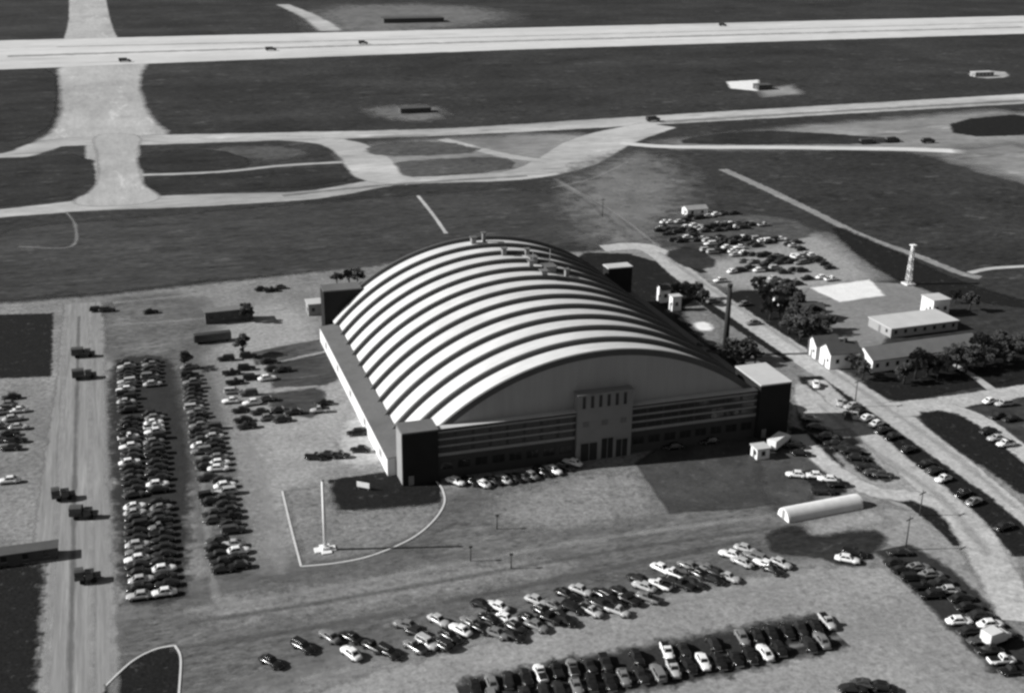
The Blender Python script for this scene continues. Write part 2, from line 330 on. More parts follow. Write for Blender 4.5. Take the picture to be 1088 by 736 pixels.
patch('forecourt', [(322, 600), (302, 522), (350, 515), (352, 530), (362, 545), (465, 536), (468, 542), (448, 565), (396, 588)], G['dirt'], soft=1.5, cells=70, rnd=0)
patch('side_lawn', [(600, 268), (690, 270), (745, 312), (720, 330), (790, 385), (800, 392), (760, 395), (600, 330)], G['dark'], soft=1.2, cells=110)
patch('grass_verge', [(742, 296), (770, 291), (800, 295), (812, 306), (780, 310), (752, 303)], G['dark'], soft=2, cells=60)
patch('grass_verge', [(708, 264), (735, 262), (758, 280), (728, 284)], G['grass2'], soft=2.5, cells=50)
patch('side_yard', [(724, 326), (760, 334), (770, 352), (760, 372), (735, 350)], G['dirt'], soft=2, cells=50)
patch('concrete_pad', [(736, 342), (752, 342), (760, 350), (742, 352)], G['pad'], soft=1, cells=30)
patch('car_park', [(700, 262), (760, 278), (800, 262), (850, 246), (880, 250), (925, 285), (940, 298), (860, 312), (790, 312), (740, 296)], G['dirt_l'], soft=5, cells=110)
patch('car_park', [(696, 232), (745, 225), (850, 232), (870, 250), (790, 262), (720, 258)], G['midgrass'], soft=5, cells=90)
patch('grass_verge', [(752, 316), (800, 306), (860, 318), (865, 345), (905, 400), (860, 385), (800, 345)], G['dark'], soft=2, cells=90)
patch('yard', [(848, 308), (890, 302), (960, 300), (1000, 312), (1010, 330), (945, 350), (940, 366), (900, 380), (862, 352)], G['yard'], soft=1.5, cells=100)
patch('concrete_pad', [(860, 306), (924, 297), (940, 314), (892, 321)], G['pad'], soft=.8, cells=60, rnd=0)
patch('grass_verge', [(912, 405), (1000, 375), (1100, 358), (1160, 390), (1060, 408), (1000, 418), (960, 428), (925, 418)], G['dark'], soft=1.5, cells=90)
patch('grass_verge', [(1035, 412), (1100, 398), (1160, 420), (1080, 425)], G['dark'], soft=1.5, cells=50)
ribbon('road', [(640, 264), (690, 264), (740, 302), (800, 345), (860, 384), (920, 424), (975, 462), (1040, 515), (1110, 575)], [8, 9, 9.5, 9, 9, 10, 10, 9, 9], G['roadp'], soft=1.2)
ribbon('road', [(940, 436), (985, 432), (1030, 424), (1110, 412)], [9, 9, 7, 7], G['roadp'], soft=1.2)
ribbon('road', [(1005, 432), (1040, 446), (1080, 476), (1130, 515)], [6, 6, 6, 6], G['roadp'], soft=1)
ribbon('footpath', [(1010, 385), (1035, 400), (1054, 414)], [1.6, 2, 3], G['taxi'], soft=.6)
patch('grass_verge', [(968, 438), (1010, 436), (1040, 452), (1085, 490), (1130, 530), (1090, 530), (1060, 505), (1010, 475)], G['dark'], soft=1.5, cells=90)
patch('drive', [(842, 398), (870, 405), (905, 440), (1000, 500), (1060, 552), (1090, 600), (1070, 640), (1010, 575), (940, 530), (850, 490), (838, 470)], G['roadx'], soft=2.5, cells=120)
patch('drive', [(855, 566), (905, 545), (960, 535), (1010, 570), (1040, 620), (1078, 668), (1000, 600), (950, 578), (880, 575)], G['roadx'], soft=2.5, cells=110)
patch('drive', [(856, 553), (925, 540), (950, 555), (925, 560), (862, 573)], G['dirt_l'], soft=1.5, cells=60, rnd=0)
patch('grass_verge', [(866, 573), (926, 560), (946, 574), (924, 592), (905, 602), (888, 598), (868, 590), (820, 590), (816, 566), (846, 556)], G['grass2'], soft=2, cells=70)
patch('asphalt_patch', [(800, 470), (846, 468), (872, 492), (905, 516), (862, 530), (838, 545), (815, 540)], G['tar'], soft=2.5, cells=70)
patch('grass_verge', [(838, 452), (856, 458), (876, 470), (918, 462), (926, 470), (880, 478), (900, 500), (888, 500), (862, 476), (842, 470)], G['dark'], soft=1.6, cells=70)
patch('grass_verge', [(886, 472), (912, 470), (944, 508), (925, 512), (905, 494)], G['dark'], soft=1.6, cells=60)
patch('grass_verge', [(850, 500), (875, 500), (902, 520), (886, 528), (862, 516)], G['dark'], soft=1.6, cells=60)
ribbon('grass_verge', [(940, 528), (965, 532), (988, 545), (1008, 562), (1020, 580)], [2, 4, 5, 5, 2.5], G['dark'], soft=1)
ribbon('grass_verge', [(862, 400), (890, 424), (930, 452), (985, 492), (1040, 535), (1100, 590)], [5, 7.5, 7, 6.5, 8, 9], G['dark'], soft=1.4)
ribbon('oil_stained_strip', [(848, 412), (858, 452), (880, 462), (915, 492), (945, 512)], [2, 3, 4, 4, 2], G['stain'], soft=1.2)
ribbon('grass_verge', [(716, 298), (760, 330), (800, 358), (840, 384)], [2.5, 3.5, 3, 2], G['dark'], soft=1)
ribbon('grass_verge', [(722, 276), (748, 290)], [3, 3], G['dark'], soft=1)
patch('grass_verge', [(845, 400), (862, 402), (900, 432), (890, 440), (866, 425)], G['dark'], soft=1.4, cells=50)
patch('grass_verge', [(700, 268), (740, 262), (765, 282), (735, 288)], G['grass2'], soft=2, cells=50)
patch('grass_verge', [(880, 236), (940, 262), (1020, 300), (1090, 320), (1200, 350), (1200, 340), (1010, 318), (940, 292), (900, 262)], G['dark'], soft=3, cells=90)
ribbon('oil_stained_strip', [(948, 582), (985, 610), (1025, 650), (1085, 712)], [8, 11, 11, 10], G['stain'], soft=1.2)
ribbon('oil_stained_strip', [(490, 742), (600, 722), (700, 706), (800, 686), (884, 668)], [8, 10, 11, 11, 10], G['stain'], soft=2)
patch('sunken_lawn', [(112, 728), (150, 696), (185, 685), (192, 700), (186, 790), (100, 790)], G['dark'], soft=.8, cells=80, rnd=0)
patch('sunken_lawn', [(893, 740), (905, 722), (955, 740), (955, 770), (880, 770)], G['dark'], soft=.8, cells=50, rnd=0)

ribbon('drive', [(868, 404), (900, 440), (940, 478), (990, 520), (1030, 560), (1060, 610), (1085, 660)], [5, 6, 6, 7, 8, 8, 8], G['roadp'], soft=1.5)
ribbon('drive', [(846, 462), (870, 486), (900, 508), (935, 524), (975, 528), (1005, 540)], [5, 5, 5, 5, 5, 5], G['roadp'], soft=1.5)
patch('drive', [(842, 408), (860, 410), (884, 432), (912, 452), (890, 458), (866, 450), (846, 438)], G['roadp'], soft=1.6, cells=60)
# --- worn tyre tracks and seams
for k, (pl, w, g) in enumerate((([(70, 336), (64, 480), (56, 620), (46, 760)], 1.0, 'track'), ([(96, 336), (96, 480), (98, 620), (98, 760)], 1.0, 'track'), ([(84, 336), (80, 480), (77, 620), (74, 760)], .8, 'trackd'),
        ([(108, 336), (112, 480), (118, 620), (122, 760)], 1.4, 'track'), ([(205, 400), (214, 500), (224, 600), (236, 660)], 1.4, 'track'), ([(195, 650), (330, 628), (480, 600), (640, 572), (820, 548)], 1.6, 'track'),
        ([(200, 662), (340, 640), (500, 612), (660, 584), (830, 560)], 1.2, 'trackd'), ([(180, 690), (300, 672), (430, 650)], 1.5, 'trackd'), ([(240, 400), (262, 470), (285, 540), (300, 610)], 2.2, 'track'),
        ([(470, 640), (640, 606), (800, 572)], 1.5, 'trackd'),
        ([(320, 722), (500, 684), (700, 642), (870, 616)], 1.2, 'track'), ([(560, 742), (720, 712), (900, 676), (1000, 668)], 1.2, 'track'), ([(900, 640), (960, 690), (1010, 740)], 1.4, 'track'),
        ([(120, 322), (220, 312), (330, 300), (400, 292)], 2.4, 'track'), ([(120, 345), (200, 340), (330, 325)], 1.5, 'track'), ([(700, 268), (760, 310), (860, 378), (1000, 474), (1080, 540)], 1.6, 'track'),
        ([(870, 430), (930, 480), (1000, 530), (1050, 590)], 1.8, 'track'), ([(-60, 352), (-40, 330), (60, 322)], 2, 'track'), ([(600, 196), (650, 224), (700, 262)], 1.2, 'track'), ([(585, 200), (628, 190), (668, 172)], 1.2, 'track'),
        ([(20, 262), (75, 262), (80, 240), (70, 225)], 1.0, 'track'), ([(8, 60), (540, 44), (1088, 29)], 9, 'trackd'), ([(60, 50), (540, 39), (1088, 24)], 4, 'trackd'), ([(300, 208), (420, 196), (560, 187)], 3, 'trackd'), ([(700, 130), (880, 119), (1088, 107)], 6, 'trackd'))):
    ribbon('worn_track', pl, w, G[g], soft=w*.5)
# --- kerbs
M_white = mat('white_painted_concrete', .70, var=.12, scale=.8, fine=.1)
M_kerb = mat('pale_kerb_stone', .50, var=.15, scale=.8, fine=.15)
def kerb(px, w=.45, h=.12, name='kerb', M=None):
    pts = [at(*q) for q in px]
    if len(pts) > 2: pts = spline(pts, 8)
    V, Fc = [], []
    for i, p in enumerate(pts):
        a = pts[max(i-1, 0)]; b = pts[min(i+1, len(pts)-1)]; dx, dy = b[0]-a[0], b[1]-a[1]; l = math.hypot(dx, dy); nx, ny = -dy/l*w/2, dx/l*w/2
        V += [(p[0]-nx, p[1]-ny, 0), (p[0]-nx, p[1]-ny, h+surf(p[0], p[1])), (p[0]+nx, p[1]+ny, h+surf(p[0], p[1])), (p[0]+nx, p[1]+ny, 0)]
    for i in range(len(pts)-1):
        for k in range(3): a = i*4+k; Fc.append((a, a+1, a+5, a+4))
    n = len(pts)-1; Fc += [(3, 2, 1, 0), (n*4, n*4+1, n*4+2, n*4+3)]
    mb = MB(); mb.add(V, Fc); return tag(mb.build(name, M or M_kerb), kind='structure')
def kerb2(px, w=.45, h=.12, M=None): return kerb(px, w, h, M=M)
kerb2([(300, 522), (309, 560), (320, 602)], .4)
kerb2([(320, 602), (360, 598), (396, 590), (436, 573), (460, 554), (472, 535), (470, 520), (463, 511)], .4)
kerb2([(113, 728), (140, 703), (165, 690), (186, 686)], .35)
kerb2([(186, 686), (192, 700), (190, 740), (188, 790)], .35)
# ------------------------------------------------------------------ the hangar
HX = 47.8; RAD = 60.0; APEX = 24.5; CZ = APEX-RAD; Y0, Y1 = 2.2, 101.5; NB = 12
M_shell = mat('white_roof_coating', .5, rough=.7, var=.12, scale=.5, stretch=(.25, 1.6, .25), fine=.22, fscale=.8, blot=.16, bscale=.08)
M_rib = mat('shade_dark_rib_concrete', .085, rough=.8, var=.12, scale=.25, fine=.12, fscale=1.4)  # rib colour darkened all over to stand for shade on the front faces
M_gable = mat('grey_corrugated_gable', .3, rough=.8, var=.10, scale=.35, stretch=(1.5, 1, .15), fine=.06, fscale=2)
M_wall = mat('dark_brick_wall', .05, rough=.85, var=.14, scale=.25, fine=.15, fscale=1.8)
M_wall2 = mat('hangar_door_steel', .14, rough=.7, var=.12, scale=.3, stretch=(1, 1, .2), fine=.08)
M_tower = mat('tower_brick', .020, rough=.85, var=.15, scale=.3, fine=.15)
M_side = mat('whitewashed_wall', .6, var=.12, scale=.3, fine=.08)
M_flat = mat('gravel_flat_roof', .12, var=.15, scale=.25, fine=.2, fscale=1.6, blot=.2, bscale=.05)
M_flatw = mat('white_flat_roof', .44, var=.1, scale=.25, fine=.1)
M_band = mat('pale_spandrel', .24, var=.12, scale=.4, fine=.1)
M_mid = mat('grey_concrete_block', .20, var=.12, scale=.3, fine=.08)
M_glass = mat('window_glass', .02, rough=.15, var=.1, fine=.05, spec=.5)
M_dk = mat('dark_opening', .03, rough=.9)
M_steel = mat('grey_steel', .22, rough=.5, var=.15, fine=.1)

hg = empty('arch_hangar', (0, 0, 0), label='huge arched-roof aircraft hangar with white ribbed roof in the middle of the apron', cat='hangar')
def arc(r, a0, a1, n): return [(r*math.sin(a0+(a1-a0)*i/n), CZ+r*math.cos(a0+(a1-a0)*i/n)) for i in range(n+1)]
A1 = math.asin(45.2/RAD)
# roof shell: barrel bays, each sagging slightly between its ribs
mb = MB(); n = 72; outer = arc(RAD, -A1, A1, n)
ys = []
for b in range(NB):
    for k in range(6): ys.append(Y0+(Y1-Y0)*(b+k/6)/NB)
ys.append(Y1)
V = []
for j, y in enumerate(ys):
    sag = .22*math.sin(math.pi*((j % 6)/6)) 
    for (x, z) in outer:
        f = (RAD+sag)/RAD; V.append((x*f, y, CZ+(z-CZ)*f))
Fc = [(j*(n+1)+i, j*(n+1)+i+1, (j+1)*(n+1)+i+1, (j+1)*(n+1)+i) for j in range(len(ys)-1) for i in range(n)]
mb.add(V, Fc, 0, True)
Vi = [(x, y, z) for y in (Y0, Y1) for x, z in arc(RAD-.6, -A1, A1, n)]
mb.add(Vi, [(i, n+1+i, n+2+i, i+1) for i in range(n)], 0, True)
mb.build('roof', M_shell, hg)
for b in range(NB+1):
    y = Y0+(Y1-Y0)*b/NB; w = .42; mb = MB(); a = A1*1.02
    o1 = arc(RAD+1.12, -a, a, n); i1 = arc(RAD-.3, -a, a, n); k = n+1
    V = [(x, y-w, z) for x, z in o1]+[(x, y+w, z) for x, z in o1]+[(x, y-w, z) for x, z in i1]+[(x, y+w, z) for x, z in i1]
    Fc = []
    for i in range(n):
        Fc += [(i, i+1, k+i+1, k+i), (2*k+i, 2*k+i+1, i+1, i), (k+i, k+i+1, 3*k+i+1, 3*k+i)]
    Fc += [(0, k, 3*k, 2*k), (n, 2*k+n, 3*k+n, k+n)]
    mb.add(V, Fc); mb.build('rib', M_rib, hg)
# gable ends
def gable(y, th, zb, name, M):
    mb = MB(); r = RAD-.25; zz = zb-CZ; a = math.acos(zz/r); pr = [(r*math.sin(-a+2*a*i/60), CZ+r*math.cos(-a+2*a*i/60)) for i in range(61)]
    V = [(x, y, z) for x, z in pr]+[(x, y+th, z) for x, z in pr]
    Fc = [tuple(range(61)), tuple(range(61, 122))[::-1]]+[(i, 61+i, 61+(i+1) % 61, (i+1) % 61) for i in range(61)]
    mb.add(V, Fc); return mb.build(name, M, hg)
gable(Y0-.36, .5, 5.0, 'gable_wall', M_gable)
gable(Y1-.1, .4, .0, 'rear_gable_wall', M_gable)
# front block with three bands of windows
FT = 12.1
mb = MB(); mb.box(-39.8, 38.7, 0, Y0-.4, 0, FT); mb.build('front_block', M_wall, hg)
mb = MB(); mb.box(-39.75, 38.65, -.15, Y0-.45, FT+.003, FT+.12); mb.build('front_roof', M_flatw, hg)
for z0, z1 in ((5.6, 6.3), (7.75, 8.15), (9.45, 9.85), (11.2, 11.6)):
    for xa, xb in ((-39.7, -7.4), (6.2, 38.6)):
        mb = MB(); mb.box(xa, xb, -.16, .004, z0, z1); mb.build('spandrel', M_band, hg)
bays = [(-39.4+i*4.0, -39.4+i*4.0+3.5) for i in range(8)]+[(6.6+i*4.0, 6.6+i*4.0+3.5) for i in range(8)]
wproto = {}
def window(xa, xb, z0, z1, parent, y=0.0):
    key = (round(xb-xa, 2), round(z1-z0, 2))
    if key not in wproto:
        mb = MB(); w, h = key; mb.box(0, w, -.05, .004, 0, h)
        g = mb.build('window', M_glass, parent)
        mf = MB(); nmul = max(2, int(round(w/1.75)))
        for i in range(nmul+1): x = (w-.08)*i/nmul; mf.box(x, x+.08, -.09, -.052, 0, h)
        for zz in (0, h-.08): mf.box(.081, w-.081, -.085, -.053, zz, zz+.08)
        mf.build('frame', M_wall, g); wproto[key] = g; g.location = (xa, y, z0); return g
    g = copy_tree(wproto[key]); g.parent = parent; g.location = (xa, y, z0); return g
for xa, xb in bays:
    for z0, z1 in ((6.35, 7.7), (8.2, 9.4), (9.9, 11.15)): window(xa, xb, z0, z1, hg)
for i, (xa, xb) in enumerate(bays):
    window(xa+.3, xb-.3, 2.2, 4.2, hg)
# central entrance block
mb = MB(); mb.box(-7.3, 6.1, -.9, -.004, 0, 16.4); mb.box(-7.3, 6.1, 0, Y0-.45, FT+.15, 16.4); mb.build('entrance_block', M_mid, hg)
mb = MB(); mb.box(-7.5, 6.3, -1.05, Y0-.5, 16.402, 16.65); mb.build('parapet', M_mid, hg)
for i in range(6):
    x = -6.2+i*2.0; mb = MB(); mb.box(x, x+.75, -.96, -.88, 13.2, 16.1); mb.build('slot_window', M_glass, hg)
for x0, x1, h in ((-6.3, -2.3, 4.6), (-1.2, 1.6, 5.3), (2.4, 5.2, 4.6)):
    mb = MB(); mb.box(x0, x1, -.97, -.88, .15, h); d = mb.build('door', M_dk, hg)
    mf = MB(); mf.box(x0-.15, x1+.15, -1.02, -.975, h+.002, h+.2); mf.box((x0+x1)/2-.06, (x0+x1)/2+.06, -1.02, -.975, .15, h); mf.build('frame', M_steel, d)
for i in range(5):
    x = -6+i*2.3; mb = MB(); mb.box(x, x+1.5, -.95, -.88, 8.6, 9.9); mb.build('window', M_mid if i % 2 else M_wall2, hg)
# corner towers
def tower(x0, x1, y0, y1, h, name, cap=None):
    mb = MB(); mb.box(x0, x1, y0, y1, 0, h); t = mb.build(name, M_tower, hg)
    mb = MB(); mb.box(x0-.12, x1+.12, y0-.12, y1+.12, h+.002, h+.35); mb.build('roof_slab', cap or M_flatw, t)
    mb = MB(); mb.box(x0+1.2, x0+2.4, y0-.05, y0+.01, .1, 2.3); mb.build('door', M_steel, t)
    return t
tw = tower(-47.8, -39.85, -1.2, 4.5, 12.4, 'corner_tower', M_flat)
mb = MB(); mb.box(-47.95, -47.82, -.9, 4.3, .2, 12.2); mb.build('painted_sunlit_side', M_band, tw)  # pale slab added so the dark tower's left side looks sunlit
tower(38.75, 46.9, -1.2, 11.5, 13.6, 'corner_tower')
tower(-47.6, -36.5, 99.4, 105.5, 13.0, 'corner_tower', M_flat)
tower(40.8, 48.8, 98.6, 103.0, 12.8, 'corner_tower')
# side aisles
for sx in (-1, 1):
    xo, xi = 50.0, 44.9
    mb = MB(); a, b = sorted((sx*xo, sx*xi)); y0_, y1_ = (4.6, 94.0) if sx < 0 else (11.6, 99.3)
    pr = [(a, 0), (b, 0), (b, 4.9 if sx < 0 else 4.3), (a, 4.3 if sx < 0 else 4.9)]
    mb.prism(pr, y0_, y1_); ai = mb.build('side_aisle', M_side, hg)
    mb = MB(); pr = [(a-.1, pr[3][1]+.004), (b, pr[2][1]+.004), (b, pr[2][1]+.16), (a-.1, pr[3][1]+.16)]
    mb.prism(pr, y0_-.1, y1_+.1); mb.build('aisle_roof', M_flat, ai)
    for i in range(5):
        y = y0_+6+i*18; x = sx*xo
        mb = MB(); mb.box(min(x, x+sx*.06), max(x, x+sx*.06), y, y+2.6, 1.5, 3.3); mb.build('window', M_steel, ai)
for x, y, w, h in ((-3, 98, 1.4, .8), (0.5, 99, .9, 1.6), (8, 76, 2.0, .7), (10, 68, 3.0, .6), (6, 61, 1.6, 1.0), (13, 62, 1.0, 1.6), (2, 84, 1.2, .9), (9, 84, 1.1, .8), (5, 69, 1.2, 1.4)):
    z = CZ+math.sqrt(RAD**2-x*x)
    mb = MB(); mb.box(x-w/2, x+w/2, y-w*.6, y+w*.6, z-.3, z+1.2+h); v = mb.build('roof_vent', M_steel, hg)
    mb = MB(); mb.box(x-w/2-.3, x+w/2+.3, y-w*.6-.3, y+w*.6+.3, z+1.2+h+.003, z+1.4+h); mb.build('vent_cap', M_flat, v)
mb = MB()
for i in range(2): mb.tube((6+i*5, 70, 23.4), (6+i*5, 70, 29.5), .12, .08, 6)
mb.build('antenna_mast', M_steel, hg)

# ------------------------------------------------------------------ flagpole, sign
x, y = at(346, 584); zf = surf(x, y)
fp = empty('flagpole', (x, y, zf), label='tall white flagpole on a stepped white base at the corner of the forecourt', cat='flagpole')
mb = MB(); mb.tube((0, 0, .5), (0, 0, 15.2), .4, .26, 12); mb.build('pole', M_white, fp)
mb = MB(); mb.box(-2.2, 2.0, -1.0, 1.0, 0, .25); mb.box(-1.0, 1.0, -1.9, 1.9, 0.002, .252); mb.box(-.7, .7, -.7, .7, .254, .8); mb.build('base', M_white, fp, bevel=.03)
mb = MB(); mb.tube((0, 0, 15.2), (0, 0, 15.5), .34, .34, 10); mb.build('finial', M_steel, fp)
x, y = at(386, 520); s = empty('sign_board', (x, y, surf(x, y)), R(-38), label='small white board sign on the dark lawn behind the flagpole', cat='sign')
mb = MB(); mb.box(-1.5, 1.5, -.08, .08, .5, 1.7); mb.build('panel', M_white, s)
for sx in (-1.2, 1.1): mb = MB(); mb.box(sx, sx+.12, -.06, .06, 0, .498); mb.build('post', M_steel, s)

# ------------------------------------------------------------------ chimney, mast
M_brick = mat('sooty_brick', .035, var=.2, scale=.6, fine=.2)
x, y = at(770, 377); ch = empty('chimney', (x, y, 0), label='tall dark smokestack beside the right flank of the hangar', cat='chimney')
mb = MB(); mb.tube((0, 0, 0), (0, 0, 20.3), .9, .6, 20); mb.build('stack', M_brick, ch)
mb = MB(); mb.tube((0, 0, 20.3), (0, 0, 21), .74, .74, 20); mb.build('cap', M_brick, ch)
mb = MB(); mb.box(-1.8, 1.8, -1.8, 1.8, 0, 2.2); mb.build('base', M_brick, ch)
x, y = at(965, 302); ms = empty('lattice_mast', (x, y, 0), label='pale banded lattice mast at the far edge of the grey yard', cat='mast')
M_band2 = mat('faded_orange_band', .42)
mb = MB(); cs = [(-1, -1), (1, -1), (1, 1), (-1, 1)]
def lv(i, k): w = .75-.42*i/8; return Vector((cs[k % 4][0]*w, cs[k % 4][1]*w, i*13.5/8))
for i in range(8):
    for k in range(4):
        mb.tube(lv(i, k), lv(i+1, k), .16, .16, 5, 0 if i % 2 else 1); mb.tube(lv(i, k), lv(i+1, k+1), .09, .09, 4, 0 if i % 2 else 1); mb.tube(lv(i+1, k), lv(i+1, k+1), .1, .1, 4, 0)
mb.build('lattice', [M_white, M_band2], ms)
mb = MB(); mb.box(-.9, .9, -.9, .9, 13.45, 13.7); mb.build('platform', M_white, ms)
mb = MB(); mb.box(-1.7, 1.7, -1.7, 1.7, 0, .5); mb.build('base', M_side, ms)

# utility poles / lamp posts
M_wood = mat('creosoted_pole', .06, var=.2)
def upole(px, py, label, h=7.5, arm=True):
    x, y = at(px, py); u = empty('utility_pole', (x, y, surf(x, y)), R(20), label=label, cat='utility pole', group='utility poles round the hangar')
    mb = MB(); mb.tube((0, 0, 0), (0, 0, h), .16, .1, 8); mb.build('pole', M_wood, u)
    if arm: mb = MB(); mb.box(-1.1, 1.1, -.08, .08, h-.8, h-.6); mb.build('crossarm', M_wood, u)
upole(962, 584, 'dark utility pole on the pale ground above the right-hand car strip')
upole(977, 548, 'dark utility pole beside the curved grass strip by the long white hut', 6)
upole(843, 318, 'dark utility pole at the edge of the distant car park by the trees')
upole(640, 230, 'dark utility pole on dusty ground beyond the far end of the hangar')
upole(908, 432, 'dark utility pole on the verge between the drive and the diagonal road')
M_lamp = mat('lamp_post_steel', .05)
for px, py, ds in ((500, 596, 'nearest the flagpole lawn'), (543, 604, 'nearest to the row of angled cars'), (528, 562, 'halfway between the angled cars and the hangar front')):
    x, y = at(px, py); u = empty('post', (x, y, surf(x, y)), label='short dark post standing on open apron, '+ds, cat='post', group='short posts on the apron')
    u.name = 'apron_post'
    mb = MB(); mb.tube((0, 0, 0), (0, 0, 3.0), .13, .1, 8); mb.build('pole', M_lamp, u)
    mb = MB(); mb.box(-.35, .35, -.2, .2, 3.0, 3.3); mb.build('lamp_head', M_lamp, u)

# ------------------------------------------------------------------ buildings
M_roofd = mat('dark_shingle_roof', .075, var=.2, scale=.4, stretch=(1, 1, 3), fine=.15)
M_roofg = mat('grey_sheet_roof', .15, var=.15, scale=.3, fine=.12)
M_wallw = mat('white_clapboard', .72, var=.08, scale=.4, stretch=(1, 1, 6), fine=.06)
M_wallg = mat('grey_clapboard', .28, var=.1, scale=.4, fine=.08)
def house(px, py, L_, W_, H_, RH, label, rz=0, wall=None, roof=None, ridge='x', cat='building', name='gabled_house', nwin=None, group=None, chim=False):
    """near-left corner at (px,py); L_ along +X (ridge), W_ along +Y"""
    x, y = at(px, py); b = empty(name, (x, y, 0), R(rz), label=label, cat=cat, group=group)
    wall = wall or M_wallw; roof = roof or M_roofd
    if RH > 0:
        pr = [(0, 0), (W_, 0), (W_, H_), (W_/2, H_+RH-.02), (0, H_)]
        mb = MB(); mb.prism(pr, 0, L_, axis='x'); wo = mb.build('wall', wall, b)
        ov = .35; sl = RH/(W_/2); mb = MB()
        pr = [(-ov, H_-ov*sl+.03), (W_/2, H_+RH+.03), (W_+ov, H_-ov*sl+.03), (W_+ov, H_-ov*sl+.2), (W_/2, H_+RH+.22), (-ov, H_-ov*sl+.2)]
        mb.prism(pr, -.3, L_+.3, axis='x'); ro = mb.build('roof', roof, b)
    else:
        mb = MB(); mb.box(0, L_, 0, W_, 0, H_); wo = mb.build('wall', wall, b)
        mb = MB(); mb.box(-.25, L_+.25, -.25, W_+.25, H_+.003, H_+.28); ro = mb.build('roof', roof, b)
    if chim: mb = MB(); mb.box(L_*.6, L_*.6+.7, W_/2-.35, W_/2+.35, H_+RH*.6, H_+RH+1.2); mb.build('chimney', M_brick, ro)
    nw = nwin if nwin is not None else max(2, int(L_/3.2))
    for i in range(nw):
        xx = (i+.5)*L_/nw-.5; mb = MB(); mb.box(xx, xx+1.0, -.05, .004, H_*.4, H_*.4+1.1); w = mb.build('window', M_glass, b)
        mf = MB(); mf.box(xx-.1, xx+1.1, -.09, -.052, H_*.4-.12, H_*.4-.02); mf.build('sill', M_steel, w)
    mb = MB(); mb.box(-.05, .004, W_*.5-.5, W_*.5+.5, .1, 2.2); mb.build('door', M_roofg, b)
    mb = MB(); mb.box(-.05, .004, W_*.15, W_*.15+.9, H_*.4, H_*.4+1.0); mb.build('window', M_glass, b)
    return b
house(827, 328, 8, 5.0, 3.4, 1.6, 'smallest white gabled hut half hidden in the trees, farthest up the diagonal road', cat='hut', rz=-8, group='white gabled huts along the diagonal road')
house(849, 342, 8, 5.0, 3.4, 1.6, 'white gabled hut among trees between the farthest hut and the roadside pair', cat='hut', rz=-8, group='white gabled huts along the diagonal road')
house(866, 382, 7, 5.2, 4.2, 1.8, 'narrow white gabled house at the roadside, upper one of the adjoining pair', cat='house', rz=-6, group='white gabled huts along the diagonal road')
house(881, 393, 9, 6.0, 4.6, 2.0, 'broad white gabled house at the roadside, lower one of the adjoining pair', cat='house', rz=-4, chim=True, group='white gabled huts along the diagonal road')
house(926, 396, 36, 9, 3.6, 2.2, 'long low barrack with grey roof and white gable end right of the road junction', wall=M_wallw, roof=M_roofg, name='barrack', cat='barrack', nwin=11, rz=2)
house(946, 359, 24, 11, 2.7, 0, 'flat white-roofed workshop below the tall white block in the yard', roof=M_flatw, wall=M_wallg, name='workshop', nwin=7, rz=2)
house(990, 337, 6, 6, 5.2, 0, 'tall white block standing behind the flat white-roofed workshop', roof=M_flatw, wall=M_wallw, name='tall_block', nwin=2)
house(730, 230, 9, 5, 2.6, 1.0, 'low pale shed at the far edge of the distant car park', roof=M_wallg, wall=M_wallw, name='shed', cat='shed')
house(219, 345, 14, 3.5, 3.6, 0, 'long low flat-roofed shed on the apron left of the hangar', roof=M_roofg, wall=M_roofd, name='shed', cat='shed', rz=2)
house(328, 336, 6, 5, 3.6, 0, 'small pale annex hut at the rear left corner of the hangar', roof=M_flatw, wall=M_wallg, name='hut', cat='hut')
house(702, 322, 3.2, 3.2, 4.4, 1.2, 'small white gabled kiosk at the rear right flank of the hangar, upper one', name='kiosk', cat='kiosk', nwin=1, group='white kiosks at the right flank of the hangar')
house(714, 331, 3.0, 2.4, 4.6, 0, 'narrow white flat-topped kiosk at the rear right flank, lower one', roof=M_flatw, name='kiosk', cat='kiosk', nwin=1, group='white kiosks at the right flank of the hangar')
house(804, 489, 3.2, 3.0, 2.6, 0, 'small white guard hut at the right end of the hangar front', roof=M_flatw, name='guard_hut', cat='hut', nwin=1)
house(426, 121, 18, 8, 2.6, 0, 'dark low shed on a pale patch between the runway and the taxiway', roof=M_roofd, wall=M_roofd, name='shed', cat='shed')
house(408, 25, 60, 18, 4, 0, 'wide dark building beyond the runway at the top of the picture', roof=M_roofd, wall=M_roofd, name='far_building', cat='building')
house(806, 96, 10, 8, 3.0, 0, 'small dark hut next to the white pad below the runway', roof=M_roofd, wall=M_roofd, name='hut', cat='hut')
house(1036, 82, 16, 6, 3.0, 0, 'pale hut at the right edge between runway and taxiway', roof=M_flatw, wall=M_wallg, name='hut', cat='hut')
house(-30, 606, 15.5, 3, 2.2, 0, 'low dark flat shed cut by the left edge beside the gravel road', roof=M_roofd, wall=M_roofd, name='shed', cat='shed')

